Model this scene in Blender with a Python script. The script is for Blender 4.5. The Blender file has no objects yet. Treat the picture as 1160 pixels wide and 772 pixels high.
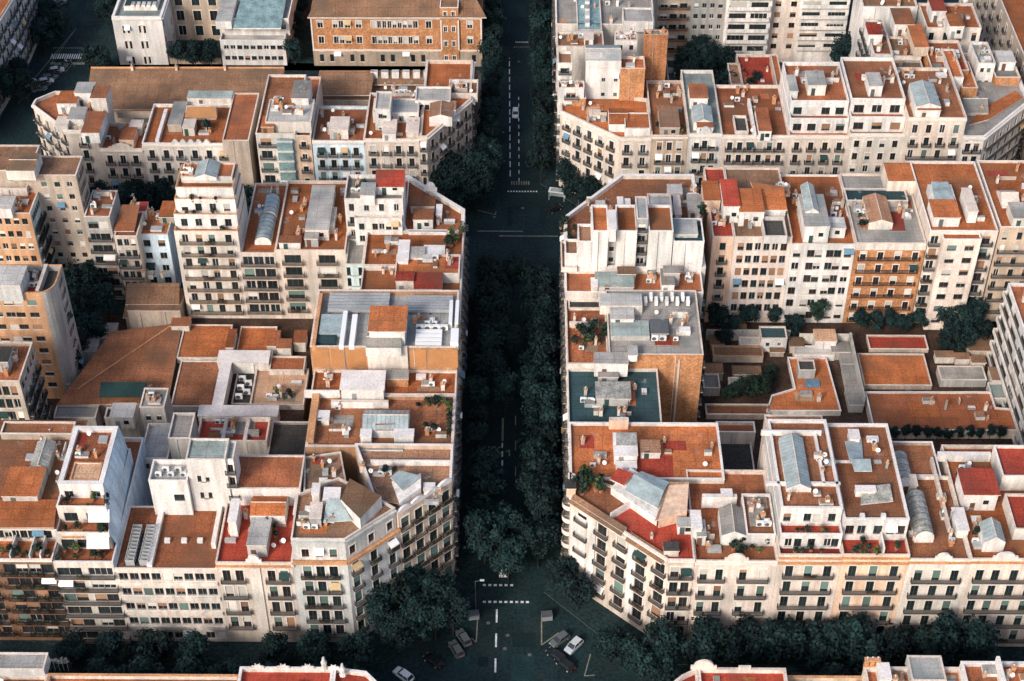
import bpy, math, random
from mathutils import Vector
random.seed(11)
R = math.radians
scene = bpy.context.scene
COL = scene.collection
# ---------------------------------------------------------------- camera
W_, H_ = 1160.0, 772.0
FPX, PITCH, YAW = 1870.0, R(41.5), R(0.46)
CAM = Vector((1.9, 0.0, 247.0))
fwd = Vector((-math.sin(YAW) * math.cos(PITCH), math.cos(YAW) * math.cos(PITCH), -math.sin(PITCH)))
rgt = Vector((math.cos(YAW), math.sin(YAW), 0))
upv = rgt.cross(fwd)
def ray(x, y):
    return fwd + rgt * ((x - W_ / 2) / FPX) - upv * ((y - H_ / 2) / FPX)
def PT(x, y, z=0.0):                      # survey point seen at (x, y), at height z
    d = ray(x, y); t = (z - CAM.z) / d.z
    return (CAM.x + d.x * t, CAM.y + d.y * t)
def UY(x, y, Y):                          # survey point on the vertical plane at distance Y
    d = ray(x, y); t = (Y - CAM.y) / d.y
    return (CAM.x + d.x * t, CAM.z + d.z * t)
cd = bpy.data.cameras.new('camera'); cam = bpy.data.objects.new('camera', cd); COL.objects.link(cam)
cd.sensor_fit = 'HORIZONTAL'; cd.sensor_width = 36.0; cd.lens = 36.0 * FPX / W_
cd.clip_start = 1.0; cd.clip_end = 5000.0
cam.location = CAM; cam.rotation_mode = 'QUATERNION'; cam.rotation_quaternion = fwd.to_track_quat('-Z', 'Y')
scene.camera = cam
# ---------------------------------------------------------------- materials
MATS = {}
def mat(name, col, rough=0.92, var=0.22, vs=0.25, fine=0.25, fs=3.0, streak=0.0, rnd=0.0, spec=0.2, metal=0.0, dirt=0.0, bump=0.0, joint=0.0):
    m = bpy.data.materials.new(name); m.use_nodes = True
    nt = m.node_tree; N = nt.nodes; L = nt.links
    bs = N['Principled BSDF']; bs.inputs['Roughness'].default_value = rough
    bs.inputs['Specular IOR Level'].default_value = spec; bs.inputs['Metallic'].default_value = metal
    g = N.new('ShaderNodeNewGeometry')
    def noise(scale, detail, sz=None):
        n = N.new('ShaderNodeTexNoise'); n.inputs['Scale'].default_value = scale; n.inputs['Detail'].default_value = detail
        if sz:
            mp = N.new('ShaderNodeMapping'); mp.inputs['Scale'].default_value = sz
            L.new(g.outputs['Position'], mp.inputs['Vector']); L.new(mp.outputs[0], n.inputs['Vector'])
        else: L.new(g.outputs['Position'], n.inputs['Vector'])
        return n.outputs['Fac']
    def rng(fac, a, b, lo=0.3, hi=0.7):
        r = N.new('ShaderNodeMapRange'); r.inputs['From Min'].default_value = lo; r.inputs['From Max'].default_value = hi
        r.inputs['To Min'].default_value = a; r.inputs['To Max'].default_value = b; L.new(fac, r.inputs['Value']); return r.outputs[0]
    def mul(a, b):
        x = N.new('ShaderNodeMath'); x.operation = 'MULTIPLY'; L.new(a, x.inputs[0]); L.new(b, x.inputs[1]); return x.outputs[0]
    f = rng(noise(vs, 4.0), 1 - var, 1 + var)
    if fine: f = mul(f, rng(noise(fs, 2.0), 1 - fine, 1 + fine))
    if streak: f = mul(f, rng(noise(0.8, 3.0, (1, 1, 0.12)), 1 - streak, 1 + streak * .4))
    if rnd:
        oi = N.new('ShaderNodeObjectInfo'); f = mul(f, rng(oi.outputs['Random'], 1 - rnd, 1 + rnd, 0, 1))
    if joint:
        bk = N.new('ShaderNodeTexBrick'); bk.inputs['Color1'].default_value = (1,1,1,1); bk.inputs['Color2'].default_value = (.93,.93,.93,1); k = 1-joint; bk.inputs['Mortar'].default_value = (k,k,k,1)
        bk.inputs['Scale'].default_value = 1.0; bk.inputs['Mortar Size'].default_value = .07; bk.inputs['Brick Width'].default_value = 2.9; bk.inputs['Row Height'].default_value = 2.3; bk.offset = 0.0
        L.new(g.outputs['Position'], bk.inputs['Vector']); sp = N.new('ShaderNodeSeparateColor'); L.new(bk.outputs['Color'], sp.inputs[0]); f = mul(f, sp.outputs[0])
    sc = N.new('ShaderNodeVectorMath'); sc.operation = 'SCALE'; sc.inputs[0].default_value = col[:3]; L.new(f, sc.inputs['Scale'])
    out = sc.outputs[0]
    if dirt:
        mx = N.new('ShaderNodeMix'); mx.data_type = 'RGBA'; L.new(rng(noise(0.11, 6.0), 0, dirt, .5, .68), mx.inputs['Factor'])
        L.new(out, mx.inputs[6]); mx.inputs[7].default_value = (col[0] * .42 + .03, col[1] * .55 + .025, col[2] * .6 + .02, 1); out = mx.outputs[2]
    L.new(out, bs.inputs['Base Color'])
    if bump:
        bp = N.new('ShaderNodeBump'); bp.inputs['Strength'].default_value = bump; bp.inputs['Distance'].default_value = .08
        L.new(noise(fs * 1.3, 2.0), bp.inputs['Height']); L.new(bp.outputs[0], bs.inputs['Normal'])
    MATS[name] = m; return m
def M(n): return MATS[n]
WALL = dict(cream=(.66,.56,.475), pinkc=(.70,.59,.51), white=(.73,.69,.645), offw=(.68,.615,.54), beige=(.47,.385,.31), greyb=(.42,.40,.37),
            blueg=(.60,.60,.57), orangew=(.54,.31,.175), brownw=(.24,.13,.08), bluew=(.66,.79,.86), tealw=(.50,.62,.62), greyw=(.36,.36,.35),
            sand=(.58,.45,.34), peach=(.72,.50,.36), lgrey=(.54,.53,.505), stone=(.46,.36,.27), ochre=(.43,.24,.135))
for k, c in WALL.items(): mat(k, c, var=.14, vs=.12, fine=.16, fs=3.0, streak=.30, dirt=.42, rnd=.07)
ROOF = dict(ro=(.385,.125,.046), rb=(.245,.100,.050), rr=(.31,.050,.030), rg=(.27,.25,.225), rt=(.030,.062,.068), rk=(.06,.058,.052), rs=(.44,.27,.17),
            rw=(.40,.385,.36), rd=(.30,.103,.047), rm=(.20,.112,.066), rgg=(.26,.30,.28), rp=(.30,.165,.10))
for k, c in ROOF.items(): mat(k, c, var=.28, vs=.2, fine=.22 if k in ('rw','rg','rgg','rt') else .34, fs=3.4, dirt=.72, bump=.5, rnd=.28, joint=.30)
# brick
mat('brick', (.45,.215,.10), var=.2, vs=.3, fine=.3, fs=2.4, streak=.2)
mat('brickd', (.36,.16,.075), var=.25, vs=.3, fine=.35, fs=2.4, streak=.25)
mat('coping', (.60,.51,.44), var=.2, fine=.2)
mat('copingw', (.68,.64,.61), var=.15, fine=.15)
mat('copingo', (.50,.26,.13), var=.25, fine=.3)
mat('trim', (.70,.63,.56), var=.1, fine=.1)
mat('slabst', (.36,.32,.28), var=.1, fine=.1)
mat('glass', (.018,.024,.027), rough=.12, var=.1, fine=0, spec=.5, rnd=.3)
mat('glasslt', (.30,.36,.36), rough=.25, var=.25, vs=.5, fine=.15, spec=.5)
mat('glassteal', (.20,.30,.30), rough=.2, var=.3, vs=.5, fine=.35, spec=.5)
mat('glassold', (.30,.30,.27), rough=.5, var=.35, vs=.6, fine=.4, spec=.4)
mat('fwhite', (.7,.69,.67), rough=.6, var=.05, fine=0)
mat('fbrown', (.13,.07,.045), rough=.6, var=.1, fine=0)
mat('fgreen', (.035,.075,.065), rough=.6, var=.1, fine=0)
mat('fgrey', (.25,.26,.26), rough=.6, var=.1, fine=0)
mat('blindl', (.55,.52,.47), rough=.8, var=.15, fine=.1, rnd=.3)
mat('blindg', (.10,.16,.14), rough=.8, var=.15, fine=.1, rnd=.3)
mat('blindb', (.26,.15,.09), rough=.8, var=.15, fine=.1, rnd=.3)
mat('iron', (.022,.026,.028), rough=.6, var=.1, fine=0)
mat('awngreen', (.018,.045,.043), rough=.8, var=.2, fine=.2)
mat('metal', (.42,.43,.43), rough=.45, var=.2, fine=.15, metal=.3)
mat('metaldk', (.10,.11,.115), rough=.5, var=.2, fine=.15)
mat('acwhite', (.72,.72,.70), rough=.5, var=.1, fine=.05, rnd=.15)
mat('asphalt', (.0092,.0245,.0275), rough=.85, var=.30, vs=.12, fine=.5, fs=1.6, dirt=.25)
mat('asphaltd', (.006,.018,.020), rough=.9, var=.25, fine=.4)
mat('asphaltl', (.012,.034,.036), rough=.9, var=.25, fine=.4)
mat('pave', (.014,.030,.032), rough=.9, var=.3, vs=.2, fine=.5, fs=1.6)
mat('kerb', (.10,.12,.12), rough=.9)
mat('paint', (.62,.66,.66), rough=.7, var=.25, vs=1.0, fine=.2)
mat('painty', (.20,.20,.15), rough=.7, var=.3, vs=1.0, fine=.2)
mat('earth', (.060,.036,.026), var=.5, vs=.2, fine=.5)
mat('bark', (.035,.028,.022), var=.3, vs=1.0, fine=.4)
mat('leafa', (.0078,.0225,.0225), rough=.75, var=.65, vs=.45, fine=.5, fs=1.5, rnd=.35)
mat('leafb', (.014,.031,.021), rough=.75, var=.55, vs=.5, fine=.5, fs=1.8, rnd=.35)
mat('leafc', (.06,.085,.03), rough=.8, var=.5, vs=.7, fine=.5, fs=2, rnd=.3)
mat('rubber', (.015,.015,.016), rough=.8, var=.1, fine=0)
mat('lamp', (.5,.52,.52), rough=.3, var=.05, fine=0)
mat('redlamp', (.3,.02,.02), rough=.3, var=.05, fine=0)
mat('carsilver', (.62,.67,.70), rough=.25, var=.03, fine=0, spec=.5, metal=.3)
mat('carblack', (.012,.014,.016), rough=.2, var=.05, fine=0, spec=.5)
mat('carwhite', (.78,.79,.79), rough=.3, var=.03, fine=0, spec=.5)
mat('cargrey', (.10,.115,.12), rough=.25, var=.05, fine=0, spec=.5)
mat('carred', (.25,.02,.02), rough=.25, var=.05, fine=0, spec=.5)
mat('canvas', (.80,.79,.76), rough=.9, var=.08, fine=.05)
mat('canvaso', (.43,.205,.085), rough=.9, var=.12, fine=.1)
mat('stripe', (.50,.36,.20), rough=.9, var=.1, fine=.1)
mat('pot', (.36,.16,.09), rough=.9)
mat('bluetarp', (.12,.22,.30), rough=.7)
# ---------------------------------------------------------------- mesh builder
class MB:
    def __init__(s): s.v = []; s.f = []; s.m = []; s.ms = []
    def mi(s, n):
        if n not in s.ms: s.ms.append(n)
        return s.ms.index(n)
    def face(s, pts, m):
        i = len(s.v); s.v += [tuple(p) for p in pts]; s.f.append(tuple(range(i, i + len(pts)))); s.m.append(s.mi(m))
    def box(s, x0, x1, y0, y1, z0, z1, m, top=None):
        i = len(s.v)
        s.v += [(x0,y0,z0),(x1,y0,z0),(x1,y1,z0),(x0,y1,z0),(x0,y0,z1),(x1,y0,z1),(x1,y1,z1),(x0,y1,z1)]
        k = s.mi(m); kt = s.mi(top) if top else k
        for q, kk in (((0,3,2,1),k),((4,5,6,7),kt),((0,1,5,4),k),((1,2,6,5),k),((2,3,7,6),k),((3,0,4,7),k)):
            s.f.append(tuple(i + a for a in q)); s.m.append(kk)
    def prism(s, poly, z0, z1, m, top=None, bottom=True):
        n = len(poly)
        zz = z1 if isinstance(z1, (list, tuple)) else [z1] * n
        for i in range(n):
            a, b = poly[i], poly[(i + 1) % n]
            s.face([(a[0],a[1],z0),(b[0],b[1],z0),(b[0],b[1],zz[(i+1)%n]),(a[0],a[1],zz[i])], m)
        s.face([(p[0],p[1],zz[i]) for i, p in enumerate(poly)], top or m)
        if bottom: s.face([(p[0],p[1],z0) for p in reversed(poly)], m)
    def ring(s, pa, pb, za, zb, m):       # quad strip between loops
        n = len(pa)
        for i in range(n):
            j = (i + 1) % n
            s.face([(pa[i][0],pa[i][1],za),(pa[j][0],pa[j][1],za),(pb[j][0],pb[j][1],zb),(pb[i][0],pb[i][1],zb)], m)
    def slab(s, pts, th, m, side=None):   # sloping slab from 3d points (ccw from above)
        n = len(pts); lo = [(p[0],p[1],p[2]-th) for p in pts]
        s.face(pts, m); s.face(list(reversed(lo)), side or m)
        for i in range(n):
            j = (i + 1) % n; s.face([lo[i], lo[j], pts[j], pts[i]], side or m)
    def tube(s, a, b, r0, r1, m, n=6, cap=True):
        a = Vector(a); b = Vector(b); d = (b - a).normalized()
        u = d.orthogonal().normalized(); w = d.cross(u)
        A = [a + (u * math.cos(2*math.pi*k/n) + w * math.sin(2*math.pi*k/n)) * r0 for k in range(n)]
        B = [b + (u * math.cos(2*math.pi*k/n) + w * math.sin(2*math.pi*k/n)) * r1 for k in range(n)]
        for k in range(n): s.face([A[k], A[(k+1)%n], B[(k+1)%n], B[k]], m)
        if cap: s.face(B, m); s.face(list(reversed(A)), m)
    def mesh(s, name, off=(0,0,0)):
        me = bpy.data.meshes.new(name)
        me.from_pydata([(x-off[0], y-off[1], z-off[2]) for x, y, z in s.v], [], s.f)
        for n in s.ms: me.materials.append(MATS[n])
        me.polygons.foreach_set('material_index', s.m); me.update(); return me
    def build(s, name, parent=None, off=None, **tags):
        if off is None: off = wl(parent) if parent else (0,0,0)
        o = bpy.data.objects.new(name, s.mesh(name, off)); COL.objects.link(o)
        if parent: o.parent = parent
        for k, v in tags.items(): o[k] = v
        return o
WL = {}
def wl(o): return WL[o.name]
def put(name, me, parent, loc, rz=0.0, **tags):
    o = bpy.data.objects.new(name, me); COL.objects.link(o)
    if parent:
        o.parent = parent; p = wl(parent); loc = (loc[0]-p[0], loc[1]-p[1], loc[2]-p[2])
    o.location = loc; o.rotation_euler = (0, 0, rz)
    for k, v in tags.items(): o[k] = v
    return o
def empty(name, loc, rz=0, label=None, cat=None, group=None):
    o = bpy.data.objects.new(name, None); COL.objects.link(o); o.location = loc; o.rotation_euler = (0,0,rz)
    if label: o['label'] = label
    if cat: o['category'] = cat
    if group: o['group'] = group
    WL[o.name] = tuple(loc); return o
def inset(poly, d):
    n = len(poly); out = []
    for i in range(n):
        a, b, c = Vector(poly[i-1]), Vector(poly[i]), Vector(poly[(i+1) % n])
        d1 = (b - a).normalized(); d2 = (c - b).normalized()
        n1 = Vector((-d1.y, d1.x)); n2 = Vector((-d2.y, d2.x))
        k = 1 + n1.dot(n2)
        v = (n1 + n2) / max(k, .3) * d
        out.append((b.x + v.x, b.y + v.y))
    return out
def rect(x0, y0, x1, y1): return [(x0,y0),(x1,y0),(x1,y1),(x0,y1)]
def ccw(p):
    a = sum(p[i][0]*p[(i+1)%len(p)][1] - p[(i+1)%len(p)][0]*p[i][1] for i in range(len(p)))
    return p if a > 0 else list(reversed(p))
def RZ(x0, x1, yf, yb, z):
    a = PT(x0, yf, z); b = PT(x1, yf, z); c = PT((x0+x1)/2, yb, z)
    return rect(a[0], (a[1]+b[1])/2, b[0], c[1])
def PZ(pts, z): return ccw([PT(x, y, z) for x, y in pts])
def FR(x0, x1, y, Y, Yb, yref=None):
    yr = yref or y
    X0 = UY(x0, yr, Y)[0]; X1 = UY(x1, yr, Y)[0]; z = UY((x0+x1)/2, y, Y)[1]
    return rect(X0, Y, X1, Yb), z
# ---------------------------------------------------------------- windows and balconies
WM = {}
def window_mesh(w, h, st, fr):
    k = ('w', round(w,2), round(h,2), st, fr)
    if k in WM: return WM[k]
    b = MB(); d = .2
    b.face([(-w/2,d,0),(w/2,d,0),(w/2,d,h),(-w/2,d,h)], 'glass')
    t = .08
    b.box(-w/2, -w/2+t, d-.05, d-.004, 0, h, fr); b.box(w/2-t, w/2, d-.05, d-.004, 0, h, fr)
    b.box(-w/2+t, w/2-t, d-.05, d-.004, h-t, h, fr); b.box(-w/2+t, w/2-t, d-.05, d-.004, 0, t, fr)
    nm = 1 if w < 1.7 else max(1, int(w/.95)-1)
    for i in range(nm):
        x = -w/2 + w*(i+1)/(nm+1); b.box(x-.035, x+.035, d-.045, d-.006, t, h-t, fr)
    if st in ('d', 'w', 'a'):              # stone surround
        s = .16; p = -.06
        b.box(-w/2-s, -w/2, p, .02, 0, h+s, 'trim'); b.box(w/2, w/2+s, p, .02, 0, h+s, 'trim'); b.box(-w/2, w/2, p, .02, h, h+s, 'trim')
        b.box(-w/2-s-.05, w/2+s+.05, p-.08, .02, h+s, h+s+.12, 'trim')
    if st in ('w', 'b', 'p'):
        b.box(-w/2-.08, w/2+.08, -.12, .1, -.1, 0, 'trim')
    WM[k] = b.mesh('window'); return WM[k]
def blind_mesh(w, h, f, m):
    k = ('b', round(w,2), round(h,2), round(f,2), m)
    if k in WM: return WM[k]
    b = MB(); n = max(2, int(h*f/.18)); z0 = h*(1-f)
    for i in range(n):
        za = z0 + (h-z0)*i/n; zb = z0 + (h-z0)*(i+1)/n
        b.face([(-w/2+.03,.07,za),(w/2-.03,.07,za),(w/2-.03,.10,zb),(-w/2+.03,.10,zb)], m)
    WM[k] = b.mesh('blind'); return WM[k]
def balcony_mesh(w, d, m):
    k = ('bs', round(w,2), d, m)
    if k in WM: return WM[k]
    b = MB(); b.box(-w/2, w/2, -d, -.004, -.16, 0, m); b.box(-w/2+.1, w/2-.1, -d+.1, -.004, -.26, -.16, m)
    WM[k] = b.mesh('balcony'); return WM[k]
def rail_mesh(w, d, st='i'):
    k = ('br', round(w,2), d, st)
    if k in WM: return WM[k]
    b = MB(); e = .06; h = 1.05
    if st == 's':                          # solid parapet
        b.box(-w/2, w/2, -d, -d+.12, 0, h, 'white'); b.box(-w/2, -w/2+.12, -d+.12, -.004, 0, h, 'white'); b.box(w/2-.12, w/2, -d+.12, -.004, 0, h, 'white')
    else:
        b.box(-w/2, w/2, -d, -d+e, h-e, h, 'iron'); b.box(-w/2, w/2, -d, -d+e, .05, .05+e, 'iron')
        b.box(-w/2, -w/2+e, -d+e, -.004, h-e, h, 'iron'); b.box(w/2-e, w/2, -d+e, -.004, h-e, h, 'iron')
        n = max(4, int(w/.16))
        for i in range(n+1):
            x = -w/2+.02 + (w-.04)*i/n; b.box(x-.03, x+.03, -d+.006, -d+.034, 0, h-e, 'iron')
        for sx in (-w/2+.02, w/2-.02):
            for j in range(1, 5): y = -d + d*j/5; b.box(sx-.02, sx+.02, y-.03, y+.03, 0, h-e, 'iron')
    WM[k] = b.mesh('railing'); return WM[k]
def F(n=None, rows=5, w=1.25, h=2.45, fh=3.45, top=1.4, bal='s', m=.9, st='d', cols=None, fr=None, blind=.3, bd=.8, balm='slabst', rail='i', plants=.0, bl=None):
    return dict(n=n, rows=rows, w=w, h=h, fh=fh, top=top, bal=bal, m=m, st=st, cols=cols, fr=fr, blind=blind, bd=bd, balm=balm, rail=rail, plants=plants, bl=bl)
# ---------------------------------------------------------------- buildings
class Bld: pass
BLDS = []
def bld(name, label, short=None, cat='building', group=None):
    b = Bld(); b.name = name; b.label = label; b.short = short or label; b.cat = cat; b.group = group; b.root = None; b.roofs = []; b.nw = 0
    BLDS.append(b); return b
def root(b, poly=None):
    if b.root is None:
        cx = sum(p[0] for p in poly)/len(poly); cy = sum(p[1] for p in poly)/len(poly)
        b.root = empty(b.name, (cx, cy, 0), 0, b.label, b.cat, b.group)
    return b.root
def facade(b, mb, p, q, z0, z1, s, wm):
    rt = b.root
    L = math.hypot(q[0]-p[0], q[1]-p[1]); ux, uy = (q[0]-p[0])/L, (q[1]-p[1])/L
    rz = math.atan2(uy, ux); nx, ny = uy, -ux     # outward
    W = s['w']; n = s['n'] or max(1, int((L - .8) / 3.2))
    if s['cols']: cs = [c*L for c in s['cols']]
    else:
        a0 = s['m'] + W/2; a1 = L - s['m'] - W/2
        cs = [L/2] if n == 1 else [a0 + (a1-a0)*i/(n-1) for i in range(n)]
    cs = [c for c in cs if c-W/2 > .1 and c+W/2 < L-.1]
    rows = []
    for r in range(s['rows']):
        v1 = z1 - s['top'] - r*s['fh']; v0 = v1 - s['h']
        if v0 < z0 + .15: break
        rows.append((v0, v1, r))
    rows.sort()
    P = lambda u, z, d=0.0: (p[0]+ux*u-nx*d, p[1]+uy*u-ny*d, z)
    zc = z0
    for v0, v1, r in rows:
        mb.face([P(0,zc),P(L,zc),P(L,v0),P(0,v0)], wm)
        u = 0
        for c in cs:
            a, e = c-W/2, c+W/2
            mb.face([P(u,v0),P(a,v0),P(a,v1),P(u,v1)], wm)
            D = .24
            mb.face([P(a,v0),P(a,v0,D),P(a,v1,D),P(a,v1)], wm); mb.face([P(e,v0,D),P(e,v0),P(e,v1),P(e,v1,D)], wm)
            mb.face([P(a,v1),P(a,v1,D),P(e,v1,D),P(e,v1)], wm); mb.face([P(a,v0,D),P(a,v0),P(e,v0),P(e,v0,D)], wm)
            u = e
        mb.face([P(u,v0),P(L,v0),P(L,v1),P(u,v1)], wm); zc = v1
    mb.face([P(0,zc),P(L,zc),P(L,z1),P(0,z1)], wm)
    st = s['st']
    for v0, v1, r in rows:
        bt = s['bal'][min(r, len(s['bal'])-1)] if s['bal'] else '-'
        for i, c in enumerate(cs):
            fr = s['fr'] or random.choice(['fwhite','fbrown','fbrown','fgreen','fgreen','fgrey'])
            loc = P(c, v0)
            wo = put('window', window_mesh(W, s['h'], st, fr), rt, loc, rz); b.nw += 1
            WL[wo.name] = loc
            if random.random() < s['blind']:
                f = random.choice([.3,.5,.5,.75,1.0])
                bo = bpy.data.objects.new('blind', blind_mesh(W, s['h'], f, s['bl'] or random.choice(['blindl','blindl','blindg','blindb']))); COL.objects.link(bo); bo.parent = wo
            if random.random() < .045 and W < 2.4:
                ao = put('awning', awning_mesh(W+.5, random.choice(['awngreen','canvas','canvas','stripe','bluetarp'])), rt, P(c, v0), rz)
            if bt == 's': balcony(b, P(c, v0-.01), rz, W+.9, s)
        if bt == 'c' and cs: balcony(b, P((cs[0]+cs[-1])/2, v0-.01), rz, cs[-1]-cs[0]+W+.9, s)
        if bt == 'p':
            for i in range(0, len(cs)-1, 2): balcony(b, P((cs[i]+cs[i+1])/2, v0-.01), rz, cs[i+1]-cs[i]+W+.8, s)
def balcony(b, loc, rz, w, s):
    o = put('balcony', balcony_mesh(w, s['bd'], s['balm']), b.root, loc, rz)
    rl = bpy.data.objects.new('railing', rail_mesh(w, s['bd'], s['rail'])); COL.objects.link(rl); rl.parent = o
    if random.random() < s['plants']: 
        k = put('planter', planter_mesh(min(w*.7, 2.2), random.randrange(3)), None, (0,0,0)); k.parent = o; k.location = (random.uniform(-.15,.15)*w, -s['bd']+.25, 0.01)
def awning_mesh(w, m):
    k = ('aw', round(w,2), m)
    if k in WM: return WM[k]
    b = MB(); b.slab([(-w/2,-.95,1.75),(w/2,-.95,1.75),(w/2,-.03,2.5),(-w/2,-.03,2.5)], .05, m); b.face([(-w/2,-.95,1.45),(w/2,-.95,1.45),(w/2,-.95,1.70),(-w/2,-.95,1.70)], m)
    WM[k] = b.mesh('awning'); return WM[k]
PM = {}
def leaves(mb, c, r, n, m, size=.3, flat=.8):
    for _ in range(n):
        d = Vector((random.gauss(0,1), random.gauss(0,1), random.gauss(0,1))).normalized()
        rr = r * (.55 + .5*random.random())
        p = Vector(c) + Vector((d.x*rr, d.y*rr, d.z*rr*flat))
        nn = (d + Vector((random.uniform(-.7,.7), random.uniform(-.7,.7), random.uniform(-.3,.9)))).normalized()
        u = nn.orthogonal().normalized(); u.rotate(__import__('mathutils').Quaternion(nn, random.random()*6.28)); w = nn.cross(u)
        s = size * random.uniform(.6, 1.3)
        mb.face([p - u*s - w*s*.15, p + w*s*.7, p + u*s + w*s*.1, p - w*s*.6], m)
def planter_mesh(w, k):
    key = (round(w,1), k)
    if key in PM: return PM[key]
    b = MB(); b.box(-w/2, w/2, -.15, .15, 0, .25, 'pot')
    for i in range(int(w/.3)): leaves(b, (-w/2+.2+i*.3, 0, .5+random.uniform(-.05,.25)), .32, 16, random.choice(['leafb','leafb','leafc']), .13)
    PM[key] = b.mesh('planter'); return PM[key]
def V(b, poly, z0, z1, wm, rm, par=.6, cop='coping', fac=None, em=None, cw=.22, wname='wall', corn=None, eave=0):
    poly = inset(ccw(poly), .015); rt = root(b, poly); n = len(poly); fac = fac or {}; em = em or {}
    mb = MB()
    for i in range(n):
        p, q = poly[i], poly[(i+1) % n]; m = em.get(i, wm)
        if i in fac: facade(b, mb, p, q, z0, z1, fac[i], m)
        else: mb.face([(p[0],p[1],z0),(q[0],q[1],z0),(q[0],q[1],z1),(p[0],p[1],z1)], m)
    mb.build(wname, rt)
    if 0 not in fac and z1 - z0 > 5 and n == 4:
        p, q = poly[0], poly[1]; L = q[0]-p[0]
        for t in ((.23,.71) if L > 9 else (.4,)):
            if L > 3: d = MB(); x = p[0]+L*t; d.tube((x,p[1]-.09,z0+.3),(x,p[1]-.09,z1-.3),.07,.07,random.choice(['metal','greyw','offw']),6); d.build('drain_pipe', rt)
    zr = z1 - par
    if par > 0:
        i1 = inset(poly, cw); o1 = inset(poly, -.05); i2 = inset(poly, cw+.04)
        pm = MB(); pm.ring(i1, i1, z1, zr-.02, wm if wm not in ('brick','brickd') else 'coping')
        pm.ring(o1, i2, z1+.1, z1+.1, cop); pm.ring(o1, o1, z1+.0, z1+.1, cop); pm.ring(i2, i2, z1+.1, z1, cop); pm.ring(i2, o1, z1, z1, cop)
        pm.build('parapet', rt)
        r = MB(); r.face([(x,y,zr) for x,y in i1], rm); r.build('roof', rt)
    else:
        oo = inset(poly, -max(eave, .12)); r = MB(); r.prism(oo, z1+.003, z1+.2, cop, top=rm); r.build('roof', rt)
        zr = z1 + .2
    if corn:
        for i in fac:
            p, q = poly[i], poly[(i+1) % n]
            for dz, out, hh, m in corn: edge_box(rt, 'cornice', p, q, z1+dz, z1+dz+hh, out, m)
    b.roofs.append((poly, zr))
    return zr
def edge_box(rt, name, p, q, za, zb, out, m, inn=-.003):
    L = math.hypot(q[0]-p[0], q[1]-p[1]); ux, uy = (q[0]-p[0])/L, (q[1]-p[1])/L; nx, ny = uy, -ux
    pts = [(p[0]+nx*out, p[1]+ny*out), (q[0]+nx*out, q[1]+ny*out), (q[0]-nx*inn, q[1]-ny*inn), (p[0]-nx*inn, p[1]-ny*inn)]
    b = MB(); b.prism(ccw(pts), za, zb, m); return b.build(name, rt)
CORN = [(-.55,.45,.25,'trim'), (-.85,.22,.3,'trim')]
CORNO = [(-.75,.5,.18,'copingo'), (-1.0,.25,.25,'trim')]
def door_on(parent, poly, z, side='s', w=.9, h=2.0, m='fbrown', name='door'):
    (x0,y0),(x1,y1) = poly[0], poly[2]
    b = MB(); d = .05
    if side == 's': cx = x0+(x1-x0)*.3; b.box(cx-w/2, cx+w/2, y0-d, y0-.004, z, z+h, m)
    elif side == 'e': cy = y0+(y1-y0)*.5; b.box(x1+.004, x1+d, cy-w/2, cy+w/2, z, z+h, m)
    else: cy = y0+(y1-y0)*.5; b.box(x0-d, x0-.004, cy-w/2, cy+w/2, z, z+h, m)
    o = b.build(name, parent, off=wl(parent)); return o
def hut(b, poly, z, h, wm='white', rm='ro', door='s', ov=.12, tilt=0, win=False, name='stair_hut'):
    poly = ccw(poly); rt = root(b, poly); mb = MB(); n = len(poly)
    zt = [z+h]*n
    if tilt and n == 4: zt = [z+h-tilt, z+h-tilt, z+h, z+h]
    mb.prism(poly, z-.05, zt, wm, bottom=False)
    o = mb.build(name, rt); WL[o.name] = wl(rt)
    oo = inset(poly, -ov); r = MB(); r.slab([(p[0],p[1],zt[i]+.2) for i, p in enumerate(oo)], .19, rm, side='coping')
    rr = r.build('hut_roof', o, off=wl(rt))
    if door: door_on(o, poly, z, door, m=random.choice(['fbrown','fgrey','fgreen','metaldk']))
    if win:
        (x0,y0),(x1,y1) = poly[0], poly[2]; q = MB(); cx = x0+(x1-x0)*.68; q.box(cx-.5, cx+.5, y0-.05, y0-.004, z+h*.4, z+h*.4+1.0, 'glass'); q.box(cx-.6, cx+.6, y0-.1, y0-.052, z+h*.4-.1, z+h*.4, 'trim')
        q.build('window', o, off=wl(rt))
    b.roofs.append((poly, z+h+.2)); return o
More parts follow.
